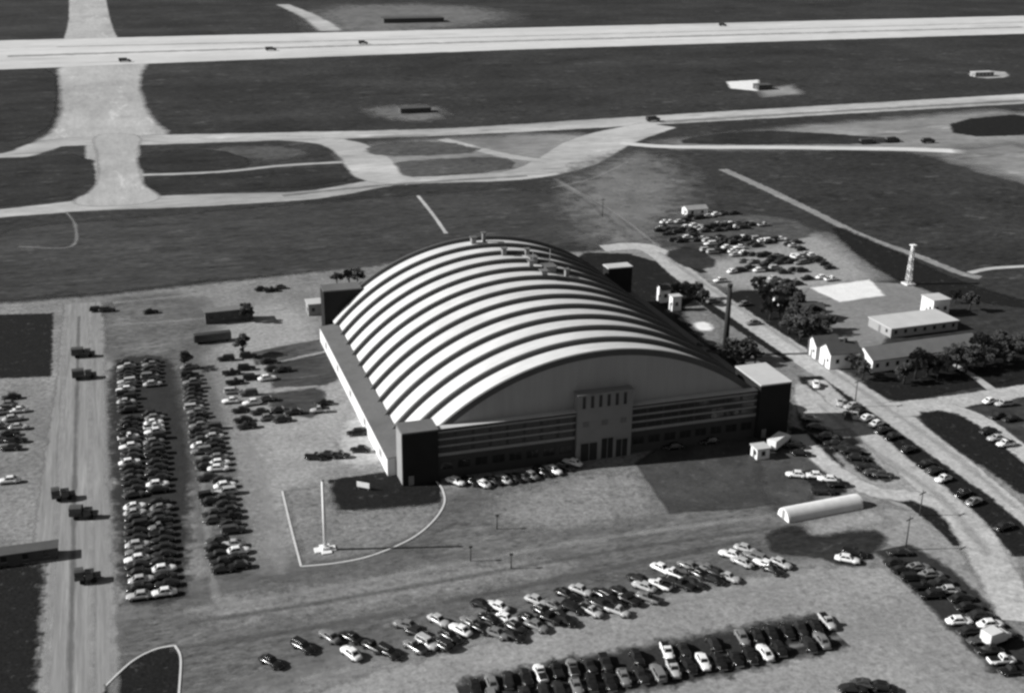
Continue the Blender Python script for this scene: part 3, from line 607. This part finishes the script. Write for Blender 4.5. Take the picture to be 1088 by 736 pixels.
# long round-backed hut
x, y = at(838, 556); q = empty('round_roofed_hut', (x, y, surf(x, y)), R(3), label='long white half-round corrugated hut at the right side of the apron', cat='hut')
Lq, rq = 18.5, 2.15; mb = MB(); nb = 74
V = []; na = 16
for j in range(nb+1):
    rr = rq*(1+.018*math.cos(j*math.pi)) 
    if j in (0, nb): rr = rq
    for i in range(na+1): a = math.pi*i/na; V.append((Lq*j/nb, rq-rr*math.cos(a), rr*math.sin(a)*1.12))
Fc = [(j*(na+1)+i, (j+1)*(na+1)+i, (j+1)*(na+1)+i+1, j*(na+1)+i+1) for j in range(nb) for i in range(na)]
mb.add(V, Fc, 0, False); mb.build('shell', mat('galvanised_white_sheet', .55, var=.12, scale=.6, fine=.1), q)
for xx in (.02, Lq-.06):
    pr = [(rq-rq*.97*math.cos(math.pi*i/20), rq*.97*1.12*math.sin(math.pi*i/20)) for i in range(21)]
    mb = MB(); mb.prism(pr, xx, xx+.05, axis='x'); w = mb.build('end_wall', M_wallw, q)
    if xx < 1: mb = MB(); mb.box(-.04, .018, rq-.5, rq+.5, .1, 2.0); mb.build('door', M_steel, w)

# ------------------------------------------------------------------ trees
M_leaf = mat('foliage', .06, rough=.9, var=.5, scale=.6, fine=.3, fscale=2.5)
M_trunk = mat('bark', .05)
def tree_proto(seed, rad, h, n=2200):
    rg = random.Random(seed); mb = MB(); cl = []
    for k in range(13):
        a = rg.uniform(0, 6.28); rr = rad*rg.uniform(.15, .95); cl.append((rr*math.cos(a), rr*math.sin(a), h*rg.uniform(.38, .85), rad*rg.uniform(.2, .36)))
    cl.append((0, 0, h*.85, rad*.42))
    for i in range(n):
        cx, cy, cz, cr = rg.choice(cl)
        u = rg.uniform(-1, 1); t = rg.uniform(0, 6.28); s = math.sqrt(1-u*u); r_ = cr*rg.uniform(.55, 1.08)
        c = Vector((cx+r_*s*math.cos(t), cy+r_*s*math.sin(t), cz+r_*u*.85)); sz = rg.uniform(.14, .34)
        d1 = Vector((rg.gauss(0, 1), rg.gauss(0, 1), rg.gauss(0, 1))).normalized(); d2 = d1.orthogonal().normalized()
        mb.add([c+d1*sz, c+d2*sz*.7, c-d1*sz, c-d2*sz*.7], [(0, 1, 2, 3)])
    r = empty('tree'); mb.build('crown', M_leaf, r)
    tb = MB(); tb.tube((0, 0, 0), (0, 0, h*.55), .3, .16, 7)
    for k in range(5): a = k*1.3; tb.tube((0, 0, h*(.25+.05*k)), (rad*.6*math.cos(a), rad*.6*math.sin(a), h*(.5+.06*k)), .12, .05, 5)
    tb.build('trunk', M_trunk, r); return r
TP = [tree_proto(1, 3.0, 7.0), tree_proto(2, 2.4, 6.0, 1700), tree_proto(3, 3.6, 8.2, 3000)]
TP_used = [False]*3
def tree(px, py, k, sc_, label, group):
    if TP_used[k]: o = copy_tree(TP[k])
    else: o = TP[k]; TP_used[k] = True
    x, y = at(px, py); o.location = (x, y, 0); o.rotation_euler = (0, 0, random.uniform(0, 6.28)); sc_ *= 1.1; o.scale = (sc_*random.uniform(.9, 1.1), sc_*random.uniform(.9, 1.1), sc_*random.uniform(.85, 1.1))
    o['label'] = label; o['category'] = 'tree'; o['group'] = group
belt = [(806, 312, 0, .9), (812, 326, 2, .9), (822, 314, 1, 1), (828, 338, 2, .85), (836, 325, 2, .9), (842, 345, 0, 1), (846, 332, 1, 1), (856, 352, 2, .9), (862, 342, 1, 1), (850, 362, 0, 1), (862, 366, 1, 1), (872, 356, 0, .8), (838, 355, 1, 1.1), (818, 340, 1, 1), (880, 350, 1, .8), (874, 364, 1, .9)]
for i, (a, b, k, s_) in enumerate(belt): tree(a, b, k, s_, 'dark bushy tree, %s from the upper end of the roadside belt' % ordinal(i+1), 'trees of the belt round the white huts')
hb = [(720, 318, 0, .7), (727, 313, 1, .8), (733, 320, 0, .8), (740, 318, 1, .9), (746, 324, 1, .8), (716, 313, 1, .6)]
for i, (a, b, k, s_) in enumerate(sorted(hb)): tree(a, b, k, s_, 'dark bushy tree behind the white kiosks, %s in its clump from the hangar' % ordinal(i+1), 'trees behind the white kiosks')
sb = [(742, 384, 1, .8), (752, 390, 0, .7), (762, 388, 1, .9), (778, 382, 0, .9), (786, 390, 0, .9), (794, 382, 1, 1), (780, 396, 1, .9), (802, 388, 1, .8), (768, 396, 1, .8)]
for i, (a, b, k, s_) in enumerate(sorted(sb)): tree(a, b, k, s_, 'dark tree under the smokestack, %s of its clump from the hangar' % ordinal(i+1), 'trees at the foot of the smokestack')
rb = [(910, 398, 1, .8), (905, 392, 1, .8), (916, 404, 0, .7), (960, 408, 1, 1), (972, 402, 2, .9), (985, 400, 1, .9), (996, 402, 0, 1), (1006, 395, 2, .9), (1016, 392, 0, .9), (1026, 396, 1, 1), (1036, 388, 2, 1), (1046, 392, 0, 1), (1056, 384, 2, .9), (1066, 390, 1, 1), (1078, 384, 0, 1), (1020, 380, 1, .8), (1040, 378, 1, .8), (1060, 374, 0, .8), (1086, 376, 1, 1)]
for i, (a, b, k, s_) in enumerate(sorted(rb)): tree(a, b, k, s_, 'dark tree before the long barrack, %s of its line from the road' % ordinal(i+1), 'trees in front of the long barrack')
for a, b, k, s_, lb in ((262, 342, 0, .75, 'dark round tree at the end of the long low shed left of the hangar'), (259, 378, 1, 1.0, 'dark bush-like tree at the corner of the left lawn by the parked cars'), (197, 392, 1, .85, 'dark tree at the upper end of the middle car line'),
                        (371, 302, 1, .9, 'rightmost of three dark trees beyond the rear left tower of the hangar'), (380, 304, 0, .8, 'dark tree touching the roof edge beyond the rear left tower of the hangar'), (358, 303, 1, .7, 'leftmost of three dark trees beyond the rear left tower of the hangar'),
                        (1015, 322, 0, .7, 'dark tree right beside the tall white block'), (1030, 330, 1, .9, 'lone dark tree to the right of the tall white block')):
    tree(a, b, k, s_, lb, 'scattered single trees')
# ------------------------------------------------------------------ vehicles
M_paint = objmat('car_paint', .2, .7)
M_tyre = mat('tyre_rubber', .012, var=.1); M_chrome = mat('dull_chrome', .35, rough=.3, metal=.8, var=.05, fine=.05)
def loft(mb, st, mi=0, n=14, p=3.2):
    V = []
    for x, hw, zb, zt in st:
        cz, hh = (zb+zt)/2, (zt-zb)/2
        for i in range(n):
            t = 2*math.pi*(i+.5)/n; c, s = math.cos(t), math.sin(t)
            V.append((x, hw*math.copysign(abs(c)**(2/p), c), cz+hh*math.copysign(abs(s)**(2/p), s)))
    k = len(st); Fc = [(j*n+i, j*n+(i+1) % n, (j+1)*n+(i+1) % n, (j+1)*n+i) for j in range(k-1) for i in range(n)]
    mb.add(V, Fc, mi, True); mb.add(V, [tuple(range(n)), tuple(range((k-1)*n, k*n))], mi)
def frustum(mb, b, t, mi=0):
    """b,t = (x0,x1,hw,z)"""
    V = []
    for x0, x1, hw, z in (b, t): V += [(x0, -hw, z), (x1, -hw, z), (x1, hw, z), (x0, hw, z)]
    mb.add(V, [(4, 5, 6, 7), (0, 1, 5, 4), (1, 2, 6, 5), (2, 3, 7, 6), (3, 0, 4, 7)], mi)
    return V
def pane(mb, q, a0, a1, h0, h1, off, mi=0):
    """panel inside quad q (bl, br, tr, tl), pushed out by off, with thickness"""
    q = [Vector(v) for v in q]; nrm = (q[1]-q[0]).cross(q[3]-q[0]).normalized()
    def P(a, h): return (q[0]*(1-a)+q[1]*a)*(1-h)+(q[3]*(1-a)+q[2]*a)*h
    c = [P(a0, h0), P(a1, h0), P(a1, h1), P(a0, h1)]
    V = [v+nrm*off for v in c]+[v-nrm*.01 for v in c]
    mb.add(V, [(0, 1, 2, 3), (0, 4, 5, 1), (1, 5, 6, 2), (2, 6, 7, 3), (3, 7, 4, 0)], mi)
SHAPES = {
 'sedan': dict(body=[(-2.45, .5, .5, .72), (-2.35, .72, .36, .9), (-1.8, .86, .3, 1.02), (-.9, .9, .3, 1.08), (.5, .9, .3, 1.08), (1.4, .84, .3, 1.04), (2.15, .72, .33, .95), (2.42, .52, .42, .78)], cb=(-1.75, .95, .76, 1.0), ct=(-1.0, .38, .58, 1.58)),
 'coupe': dict(body=[(-2.3, .45, .48, .7), (-2.15, .7, .36, .86), (-1.5, .84, .3, 1.0), (-.6, .88, .3, 1.05), (.6, .88, .3, 1.05), (1.4, .82, .3, 1.0), (2.1, .7, .33, .92), (2.35, .5, .42, .78)], cb=(-1.9, .8, .74, .95), ct=(-.65, .3, .54, 1.5)),
 'wagon': dict(body=[(-2.45, .7, .4, 1.0), (-2.35, .84, .32, 1.06), (-1.8, .9, .3, 1.1), (.5, .9, .3, 1.1), (1.4, .84, .3, 1.06), (2.15, .72, .33, .97), (2.42, .52, .42, .8)], cb=(-2.35, .95, .8, 1.05), ct=(-2.1, .45, .66, 1.66)),
 'pickup': dict(body=[(-2.5, .74, .42, 1.0), (-2.45, .84, .36, 1.06), (-1.8, .86, .34, 1.08), (.5, .86, .32, 1.1), (1.4, .8, .3, 1.08), (2.15, .68, .33, .98), (2.42, .5, .42, .82)], cb=(-.35, 1.0, .76, 1.05), ct=(-.15, .55, .62, 1.7)),
}
WH = [(1.45, .74), (1.45, -.74), (-1.4, .74), (-1.4, -.74)]
def car_parts(shape):
    """[(part name, MB, material)] in local coordinates; the first is the body"""
    s = SHAPES[shape]; out = []
    mb = MB(); loft(mb, s['body']); V = frustum(mb, s['cb'], s['ct'])
    for wx, wy in WH: loft(mb, [(wx-.5, .06, .5, .7), (wx-.35, .14, .45, .86), (wx, .17, .4, .93), (wx+.35, .14, .45, .86), (wx+.5, .06, .5, .7)]); 
    # shift fender lofts sideways
    nv = 5*14
    for i, (wx, wy) in enumerate(WH):
        k0 = len(mb.v)-(4-i)*nv*2
        for j in range(k0, k0+nv*2): x, y, z = mb.v[j]; mb.v[j] = (x, y+math.copysign(.78, wy), z)
    ro = s['ct']; mb.box(ro[0]+.05, ro[1]-.05, -ro[2]+.06, ro[2]-.06, ro[3]-.01, ro[3]+.035)
    mt = [M_paint]
    if shape == 'pickup': mb.box(-2.36, -.5, -.66, .66, 1.06, 1.105, 1); mt = [M_paint, M_tyre]
    out.append(('body', mb, mt))
    f = lambda *i: [V[k] for k in i]
    w = MB(); pane(w, f(1, 2, 6, 5), .08, .92, .12, .86, .015); out.append(('windscreen', w, M_glass))
    w = MB(); pane(w, f(3, 0, 4, 7), .12, .88, .2, .8, .015); out.append(('rear_window', w, M_glass))
    for q in ((0, 1, 5, 4), (2, 3, 7, 6)):
        w = MB(); pane(w, f(*q), .1, .48, .15, .85, .015); pane(w, f(*q), .53, .9, .15, .85, .015); out.append(('side_window', w, M_glass))
    for wx, wy in WH:
        w = MB(); y0, y1 = (wy-.02, wy+.17) if wy > 0 else (wy-.17, wy+.02)
        w.tube((wx, y0, .34), (wx, y1, .34), .34, n=12); w.tube((wx, y0-.012 if wy < 0 else y1+.012, .34), (wx, (y0+y1)/2, .34), .16, n=10, mi=1)
        out.append(('wheel', w, [M_tyre, M_chrome]))
    for bx in (-2.5, 2.38): w = MB(); w.box(bx, bx+.1, -.74, .74, .42, .58); out.append(('bumper', w, M_chrome))
    return out
def build_proto(parts, single, name):
    if single:
        allm = [M_paint, M_glass, M_tyre, M_chrome]; mb = MB()
        for nme, w, mm in parts:
            k = len(mb.v); mb.v += w.v
            for f, mi, sm in zip(w.f, w.m, w.sm):
                mt = mm[mi] if isinstance(mm, list) else mm
                mb.f.append([i+k for i in f]); mb.m.append(allm.index(mt)); mb.sm.append(sm)
        return mb.build(name, allm)
    root = None
    for nme, w, mm in parts:
        o = w.build(name if root is None else nme, mm, root)
        root = root or o
    return root
PROTO, USED = {}, set()
CN = {'sedan': 'sedan_car', 'coupe': 'coupe_car', 'wagon': 'station_wagon', 'pickup': 'pickup_truck'}
def vehicle(shape, near):
    k = (shape, near)
    if k not in PROTO: PROTO[k] = build_proto(car_parts(shape), not near, CN[shape])
    if k in USED: return copy_tree(PROTO[k])
    USED.add(k); return PROTO[k]
TONES = [('black', .010), ('near-black', .018), ('dark grey', .05), ('mid grey', .16), ('pale grey', .38), ('white', .72)]
def pick(rg, light=.16):
    r = rg.random()
    if r < .36: return 0
    if r < .56: return 1
    if r < 1-light-.14: return 2
    if r < 1-light: return 3
    return 4 if r < 1-light*.6 else 5
cars = []     # (x, y, heading, tone, shape, label, group)
def car_xy(x, y, hd, tone, shape, where, group): cars.append((x, y, hd, tone, shape, where, group))
def row(p0, p1, pitch, hd, where, end, group, seed, gap=.06, light=.16, jit=.35, skip=(), tones={}):
    """line of cars between two survey pixels; 'end' = the landmark the count starts from"""
    rg = random.Random(seed); a = np.array(at(*p0)); b = np.array(at(*p1)); n = int(np.hypot(*(b-a))/pitch)+1; k = 0
    for i in range(n):
        g = rg.random(); tn = pick(rg, light); sh = rg.choice(['sedan', 'sedan', 'coupe', 'sedan', 'wagon', 'coupe', 'sedan', 'pickup']); j = (rg.uniform(-.3, .3)*jit*2, rg.gauss(0, 3), rg.choice((0, 180)), rg.uniform(-.3, .3))
        if g < gap or any(s0 <= i/max(1, n-1) <= s1 for s0, s1 in skip): continue
        k += 1; t = i/max(1, n-1); p = a+(b-a)*t; h = hd+j[1]
        p = p+np.array([math.cos(R(hd)), math.sin(R(hd))])*j[0]*2+np.array([-math.sin(R(hd)), math.cos(R(hd))])*j[3]*.5
        car_xy(p[0], p[1], h+j[2], tones.get(k, tn), sh, '%s of %s from %s' % (ordinal(k), where, end), group)
def spots(L_, hd, where, end, group, seed, light=.16, jit=5, white=()):
    rg = random.Random(seed)
    key = {12: lambda q: q[1], 17: lambda q: q[1], 23: lambda q: q[1], 15: lambda q: q[0], 18: lambda q: q[0], 21: lambda q: q[0]}.get(seed)
    if key: L_ = sorted(L_, key=key)
    for i, q in enumerate(L_):
        x, y = at(*q[:2]); tn = 5 if (q[0], q[1]) in white else pick(rg, light)
        h = q[2] if len(q) > 2 else hd
        car_xy(x, y, h+rg.gauss(0, jit)+rg.choice((0, 180)), tn, rg.choice(['sedan', 'sedan', 'coupe', 'wagon', 'sedan', 'pickup']), '%s of %s from %s' % (ordinal(i+1), where, end), group)
# left-hand car park, two lines side by side then the middle double line
row((150, 636), (133, 388), 2.75, 0, 'the line nearest the gravel road', 'the near end', 'cars in the line along the gravel road', 1, gap=.07, light=.2)
row((176, 632), (160, 386), 2.75, 0, 'the second line from the gravel road', 'the near end', 'cars in the second line from the gravel road', 2, gap=.09, light=.2, skip=((.72, .84),))
row((235, 608), (201, 392), 2.8, 0, 'the third line from the gravel road', 'the near end', 'cars in the third line from the gravel road', 3, gap=.1, light=.154, skip=((.13, .17), (.38, .42)))
row((254, 604), (224, 446), 2.8, 0, 'the fourth line from the gravel road', 'the near end', 'cars in the fourth line from the gravel road', 4, gap=.12, light=.152, skip=((.13, .19),))
# bottom double row
row((874, 684), (505, 752), 2.75, 82, 'the bottom row front rank', 'its upper end', 'cars in the front rank of the bottom row', 5, gap=.03, light=.2)
row((880, 664), (505, 732), 2.75, 82, 'the bottom row back rank', 'its upper end', 'cars in the back rank of the bottom row', 6, gap=.12, light=.26, skip=((.36, .40), (.50, .54), (.58, .61)))
mid = [(288, 706), (322, 690), (350, 679), (373, 680), (373, 697), (396, 690), (413, 696), (431, 667), (443, 675), (454, 686), (466, 662), (468, 687), (489, 672), (510, 670), (512, 645), (528, 647), (528, 676), (547, 669), (562, 660), (570, 668), (570, 641), (586, 645), (593, 657), (601, 634), (617, 630), (609, 649), (628, 652), (640, 634), (650, 642), (667, 640), (678, 618), (688, 638), (700, 624),
       (684, 626), (703, 607), (715, 612), (724, 624), (731, 604), (741, 612), (750, 606), (762, 612), (774, 616), (776, 592), (788, 600), (792, 586), (801, 594), (812, 602), (820, 608), (440, 690), (478, 679), (500, 664), (538, 660), (545, 678), (576, 652), (600, 662), (636, 644), (656, 652), (660, 632), (712, 620), (736, 622), (756, 618), (584, 660), (520, 660), (829, 601)]
spots(sorted(mid), -56, 'the loose angled row', 'its lower end', 'cars in the loose angled row', 8, light=.3, white=((373, 697), (489, 672), (776, 592)))
row((957, 590), (1066, 676), 2.9, -12, 'the right strip upper line', 'the hut end', 'cars in the upper line of the diagonal strip', 9, gap=.1, light=.154)
row((952, 600), (1075, 716), 2.9, -12, 'the right strip lower line', 'the hut end', 'cars in the lower line of the diagonal strip', 10, gap=.1, light=.15)
spots([(240, 383), (264, 380), (285, 386), (262, 393), (290, 394), (246, 398), (268, 403), (250, 408), (284, 404), (300, 395), (248, 418), (264, 420), (246, 428), (268, 430), (285, 426), (256, 438), (276, 440), (298, 438), (258, 448), (285, 446), (300, 448), (262, 455), (312, 440)], 0, 'the group beside the two lawns', 'its far side', 'cars beside the two lawns', 12, light=.15)
spots([(335, 488), (350, 486), (361, 486), (383, 480)], -20, 'the few beside the hangar wall', 'the open side', 'cars beside the pale hangar wall', 13, light=.0)
spots([(345, 430), (340, 438), (379, 462)], 0, 'the three near the side wall windows', 'the lawn', 'cars near the side wall', 14, light=.3)
spots([(484, 514), (500, 514), (523, 513), (545, 510), (563, 507), (576, 504), (588, 502), (598, 498), (608, 494), (512, 516), (534, 512), (554, 509)], -60, 'the cars before the hangar front', 'the forecourt lawn', 'cars before the hangar front', 15, light=.1, white=((608, 494),))
spots([(715, 477), (754, 471)], 0, 'the two cars on the dark asphalt', 'the entrance', 'cars on the dark asphalt', 16, light=1)
spots([(12, 424), (8, 432), (20, 438), (14, 447), (20, 456), (10, 463), (18, 470), (12, 478), (10, 513), (2, 440), (0, 455), (-4, 470)], 0, 'the group cut by the edge', 'its far side', 'cars cut by the edge beyond the road', 17, light=.155)
spots([(104, 331), (114, 331), (160, 333), (278, 309), (288, 310), (296, 307)], 0, 'the loose cars along the far apron', 'the gravel road', 'cars along the far apron', 18, light=.1)
row((905, 434), (1078, 572), 3.6, 15, 'the line along the diagonal road', 'the corner tower', 'cars along the diagonal road', 19, gap=.38, light=.3)
spots([(862, 447), (868, 456), (880, 466), (886, 474), (893, 479), (903, 482), (910, 489), (921, 499), (928, 505), (938, 507)], -30, 'the drive line', 'the corner tower', 'cars in the line along the drive', 20, light=.15)
spots([(845, 476), (851, 484), (846, 507), (865, 508), (880, 512), (891, 517), (874, 525)], -20, 'the drive edge cars', 'the guard hut', 'cars at the edge of the drive', 21, light=.3)
spots([(867, 411), (892, 430), (900, 444), (908, 444)], 60, 'the cars near the white wing', 'the wing', 'cars near the white wing', 22, light=.4)
spots([(1052, 428), (1066, 431), (1060, 444), (1074, 447), (1058, 468), (1068, 474), (1050, 460)], 0, 'the far edge group past the junction', 'its far side', 'cars past the road junction', 23, light=.5)
spots([(900, 597), (908, 590)], -40, 'the pair on the grass under the hut', 'the pale side', 'cars on the grass below the round-roofed hut', 24, light=.6)
spots([(905, 735), (920, 730), (938, 733)], -30, 'the trio at the bottom edge', 'the sunken lawn', 'cars at the bottom edge', 25, light=.15)
spots([(758, 322), (790, 325), (800, 345), (765, 300)], 0, 'the cars by the road behind the smokestack', 'the far side', 'cars behind the smokestack', 26, light=.15)
fl = [(70, 240), (105, 270), (165, 260), (260, 225), (300, 245), (325, 255), (440, 220), (470, 215), (490, 238), (550, 235), (660, 220), (380, 305), (350, 330), (420, 330), (450, 350), (385, 360), (490, 320), (550, 305), (590, 330), (620, 340), (690, 320), (850, 320), (545, 430), (600, 435), (660, 450), (700, 430), (740, 440), (780, 420), (810, 435), (860, 410), (890, 435), (910, 530), (1000, 525), (1050, 535), (720, 530), (800, 550), (850, 560), (250, 270), (620, 300), (520, 350), (400, 250), (870, 440)]
spots([(690+a/5.44, 200+b/5.44) for a, b in fl], 0, 'the distant car park', 'the hangar side', 'cars in the distant car park', 27, light=.4)

for a, b, n, sd_ in (((700, 246), (800, 240), 22, 31), ((716, 256), (830, 256), 24, 32), ((752, 268), (870, 278), 20, 33), ((708, 238), (780, 228), 12, 34), ((840, 262), (880, 284), 8, 35), ((780, 286), (850, 290), 9, 36)):
    rg = random.Random(sd_)
    for i in range(n):
        t = i/(n-1); x, y = at(a[0]+(b[0]-a[0])*t+rg.gauss(0, 1.2), a[1]+(b[1]-a[1])*t+rg.gauss(0, 1.6))
        car_xy(x, y, rg.gauss(0, 8), pick(rg, .4), rg.choice(['sedan', 'coupe', 'wagon']), '%s of the extra line %d' % (ordinal(i+1), sd_), 'cars in the distant car park')
cars.sort(key=lambda c: (Vector((c[0], c[1], 0))-Vector(CAM)).length)
inview = []
for c in cars:
    d = np.array([c[0], c[1], .6])-CAM; w = d@fw; px = 544+F*(d@rt)/w; py = 368-F*(d@up)/w
    if -8 < px < 1096 and -8 < py < 746: inview.append(c)
print('CARS', len(inview))
for c in inview[:300]:
    x, y, hd, tn, sh, where, group = c
    near = np.linalg.norm(np.array([x, y, 0])-CAM) < 235
    o = vehicle(sh, near); o.location = (x, y, surf(x, y)+.004); o.rotation_euler = (0, 0, R(hd))
    o.color = (TONES[tn][1],)*3+(1,)
    o['label'] = '%s %s, %s' % (TONES[tn][0], {'sedan': 'sedan', 'coupe': 'coupe', 'wagon': 'estate', 'pickup': 'pickup'}[sh], where)
    o['category'] = 'pickup truck' if sh == 'pickup' else 'car'; o['group'] = group
rest = inview[300:]
if rest:
    pm = {s: build_proto(car_parts(s), True, 'tmp') for s in SHAPES}
    bm = bmesh.new(); ly = bm.loops.layers.float_color.new('tone'); 
    M_rest = bpy.data.materials.new('distant_car_paint'); M_rest.use_nodes = True; t = M_rest.node_tree
    an = N(t, 'ShaderNodeAttribute', attribute_name='tone'); t.links.new(an.outputs[0], t.nodes['Principled BSDF'].inputs[0]); t.nodes['Principled BSDF'].inputs['Roughness'].default_value = .35
    for x, y, hd, tn, sh, _, _ in rest:
        k = len(bm.verts); kf = len(bm.faces); bm.from_mesh(pm[sh].data); bm.verts.ensure_lookup_table(); bm.faces.ensure_lookup_table()
        bmesh.ops.transform(bm, matrix=Matrix.Translation((x, y, surf(x, y)))@Matrix.Rotation(R(hd), 4, 'Z'), verts=bm.verts[k:])
        for f in bm.faces[kf:]:
            for l in f.loops: l[ly] = (TONES[tn][1],)*3+(1,)
    me = bpy.data.meshes.new('distant_cars'); bm.to_mesh(me); bm.free()
    for mm in (M_rest, M_glass, M_tyre, M_chrome): me.materials.append(mm)
    o = bpy.data.objects.new('distant_cars', me); col.objects.link(o)
    tag(o, 'mass of small parked cars in the distant car park beyond the smokestack', 'cars', kind='stuff')
    for q in pm.values(): bpy.data.objects.remove(q)

# trucks and buses
def truck(px, py, hd, kind, tone, label, cat='truck', ln=7.5, group=None):
    x, y = at(px, py); r = empty({'bus': 'bus', 'box': 'box_truck', 'cargo': 'cargo_truck'}[kind], (x, y, surf(x, y)+.004), R(hd), label=label, cat=cat, group=group)
    def pc(o): o.color = (tone,)*3+(1,); return o
    h = ln/2
    if kind == 'bus':
        mb = MB(); mb.box(-h, h, -1.2, 1.2, .5, 2.75); pc(mb.build('body', M_paint, r, bevel=.15))
        for sy in (-1.21, 1.19):
            mb = MB()
            for i in range(int(ln/1.2)-1): mb.box(-h+.7+i*1.2, -h+1.6+i*1.2, sy, sy+.02, 1.6, 2.3)
            mb.build('side_window', M_glass, r)
        mb = MB(); mb.box(h-.005, h+.02, -1, 1, 1.5, 2.4); mb.build('windscreen', M_glass, r)
    else:
        mb = MB(); mb.box(h-2.9, h-1.2, -1, 1, .6, 2.1); mb.box(h-1.2, h, -.75, .75, .6, 1.4); pc(mb.build('cab', M_paint, r, bevel=.12))
        mb = MB(); mb.box(h-1.21, h-1.185, -.8, .8, 1.45, 2.0); mb.build('windscreen', M_glass, r)
        if kind == 'box': mb = MB(); mb.box(-h, h-3.0, -1.2, 1.2, .9, 3.0); pc(mb.build('box_body', M_paint, r, bevel=.05))
        else:
            mb = MB(); mb.box(-h, h-3.0, -1.2, 1.2, .9, 1.15)
            for sy in (-1.2, 1.12): mb.box(-h, h-3.0, sy, sy+.08, 1.152, 1.7)
            pc(mb.build('load_bed', M_paint, r))
            mb = MB(); mb.prism([(-1.1, 1.71), (1.1, 1.71), (1.0, 2.6), (.5, 2.9), (-.5, 2.9), (-1.0, 2.6)], -h+.05, h-3.05, axis='x'); mb.build('canvas_cover', M_roofd, r)
        mb = MB(); mb.box(-h+.2, h-.3, -.5, .5, .5, .597); mb.build('chassis', M_tyre, r)
    for wx in (h-1.3, -h+1.3):
        for wy in (-1, 1): mb = MB(); mb.tube((wx, wy*.85, .48), (wx, wy*1.15, .48), .48, n=12); mb.build('wheel', M_tyre, r)
truck(226, 363, 3, 'bus', .03, 'long dark bus parked left of the hangar below the low shed', 'bus', 10.5)
truck(89, 379, -4, 'cargo', .02, 'dark canvas truck on the gravel road, upper of a pair', ln=6.2, group='trucks on the gravel road')
truck(90, 402, 2, 'cargo', .03, 'dark canvas truck on the gravel road, lower of a pair', ln=6.2, group='trucks on the gravel road')
truck(68, 530, 5, 'cargo', .03, 'dark truck in the middle of the gravel road, left of another truck', group='trucks on the gravel road', ln=4.8)
truck(90, 550, -12, 'cargo', .015, 'largest dark truck in the middle of the gravel road', group='trucks on the gravel road', ln=5.6)
truck(94, 617, 0, 'cargo', .03, 'lone dark truck nearest the bottom of the gravel road', group='trucks on the gravel road', ln=4.7)
truck(828, 474, 34, 'box', .75, 'white box truck by the guard hut at the corner tower', ln=9)
truck(1058, 683, 10, 'box', .6, 'pale box truck at the lower end of the diagonal car strip', ln=6)
truck(694, 129, 10, 'box', .03, 'dark truck on the taxiway junction beyond the dusty ground', ln=9)
truck(922, 153, 0, 'cargo', .02, 'dark truck on the pale service track, first from the junction', ln=10, group='trucks on the service track')
truck(948, 151, 5, 'cargo', .02, 'dark truck on the verge between two others by the service track', ln=9, group='trucks on the service track')
truck(986, 152, 0, 'cargo', .02, 'dark truck at the far end of the service track', ln=8, group='trucks on the service track')
truck(133, 66, 0, 'box', .02, 'dark truck where the taxiway meets the runway', ln=9)
truck(288, 54, 0, 'box', .02, 'small dark truck at the runway lower edge', ln=9, group='vehicles on the runway')
truck(386, 47, 0, 'box', .02, 'small dark truck in the middle of the runway', ln=8, group='vehicles on the runway')
truck(768, 28, 0, 'box', .02, 'small dark truck far along the runway', ln=8, group='vehicles on the runway')
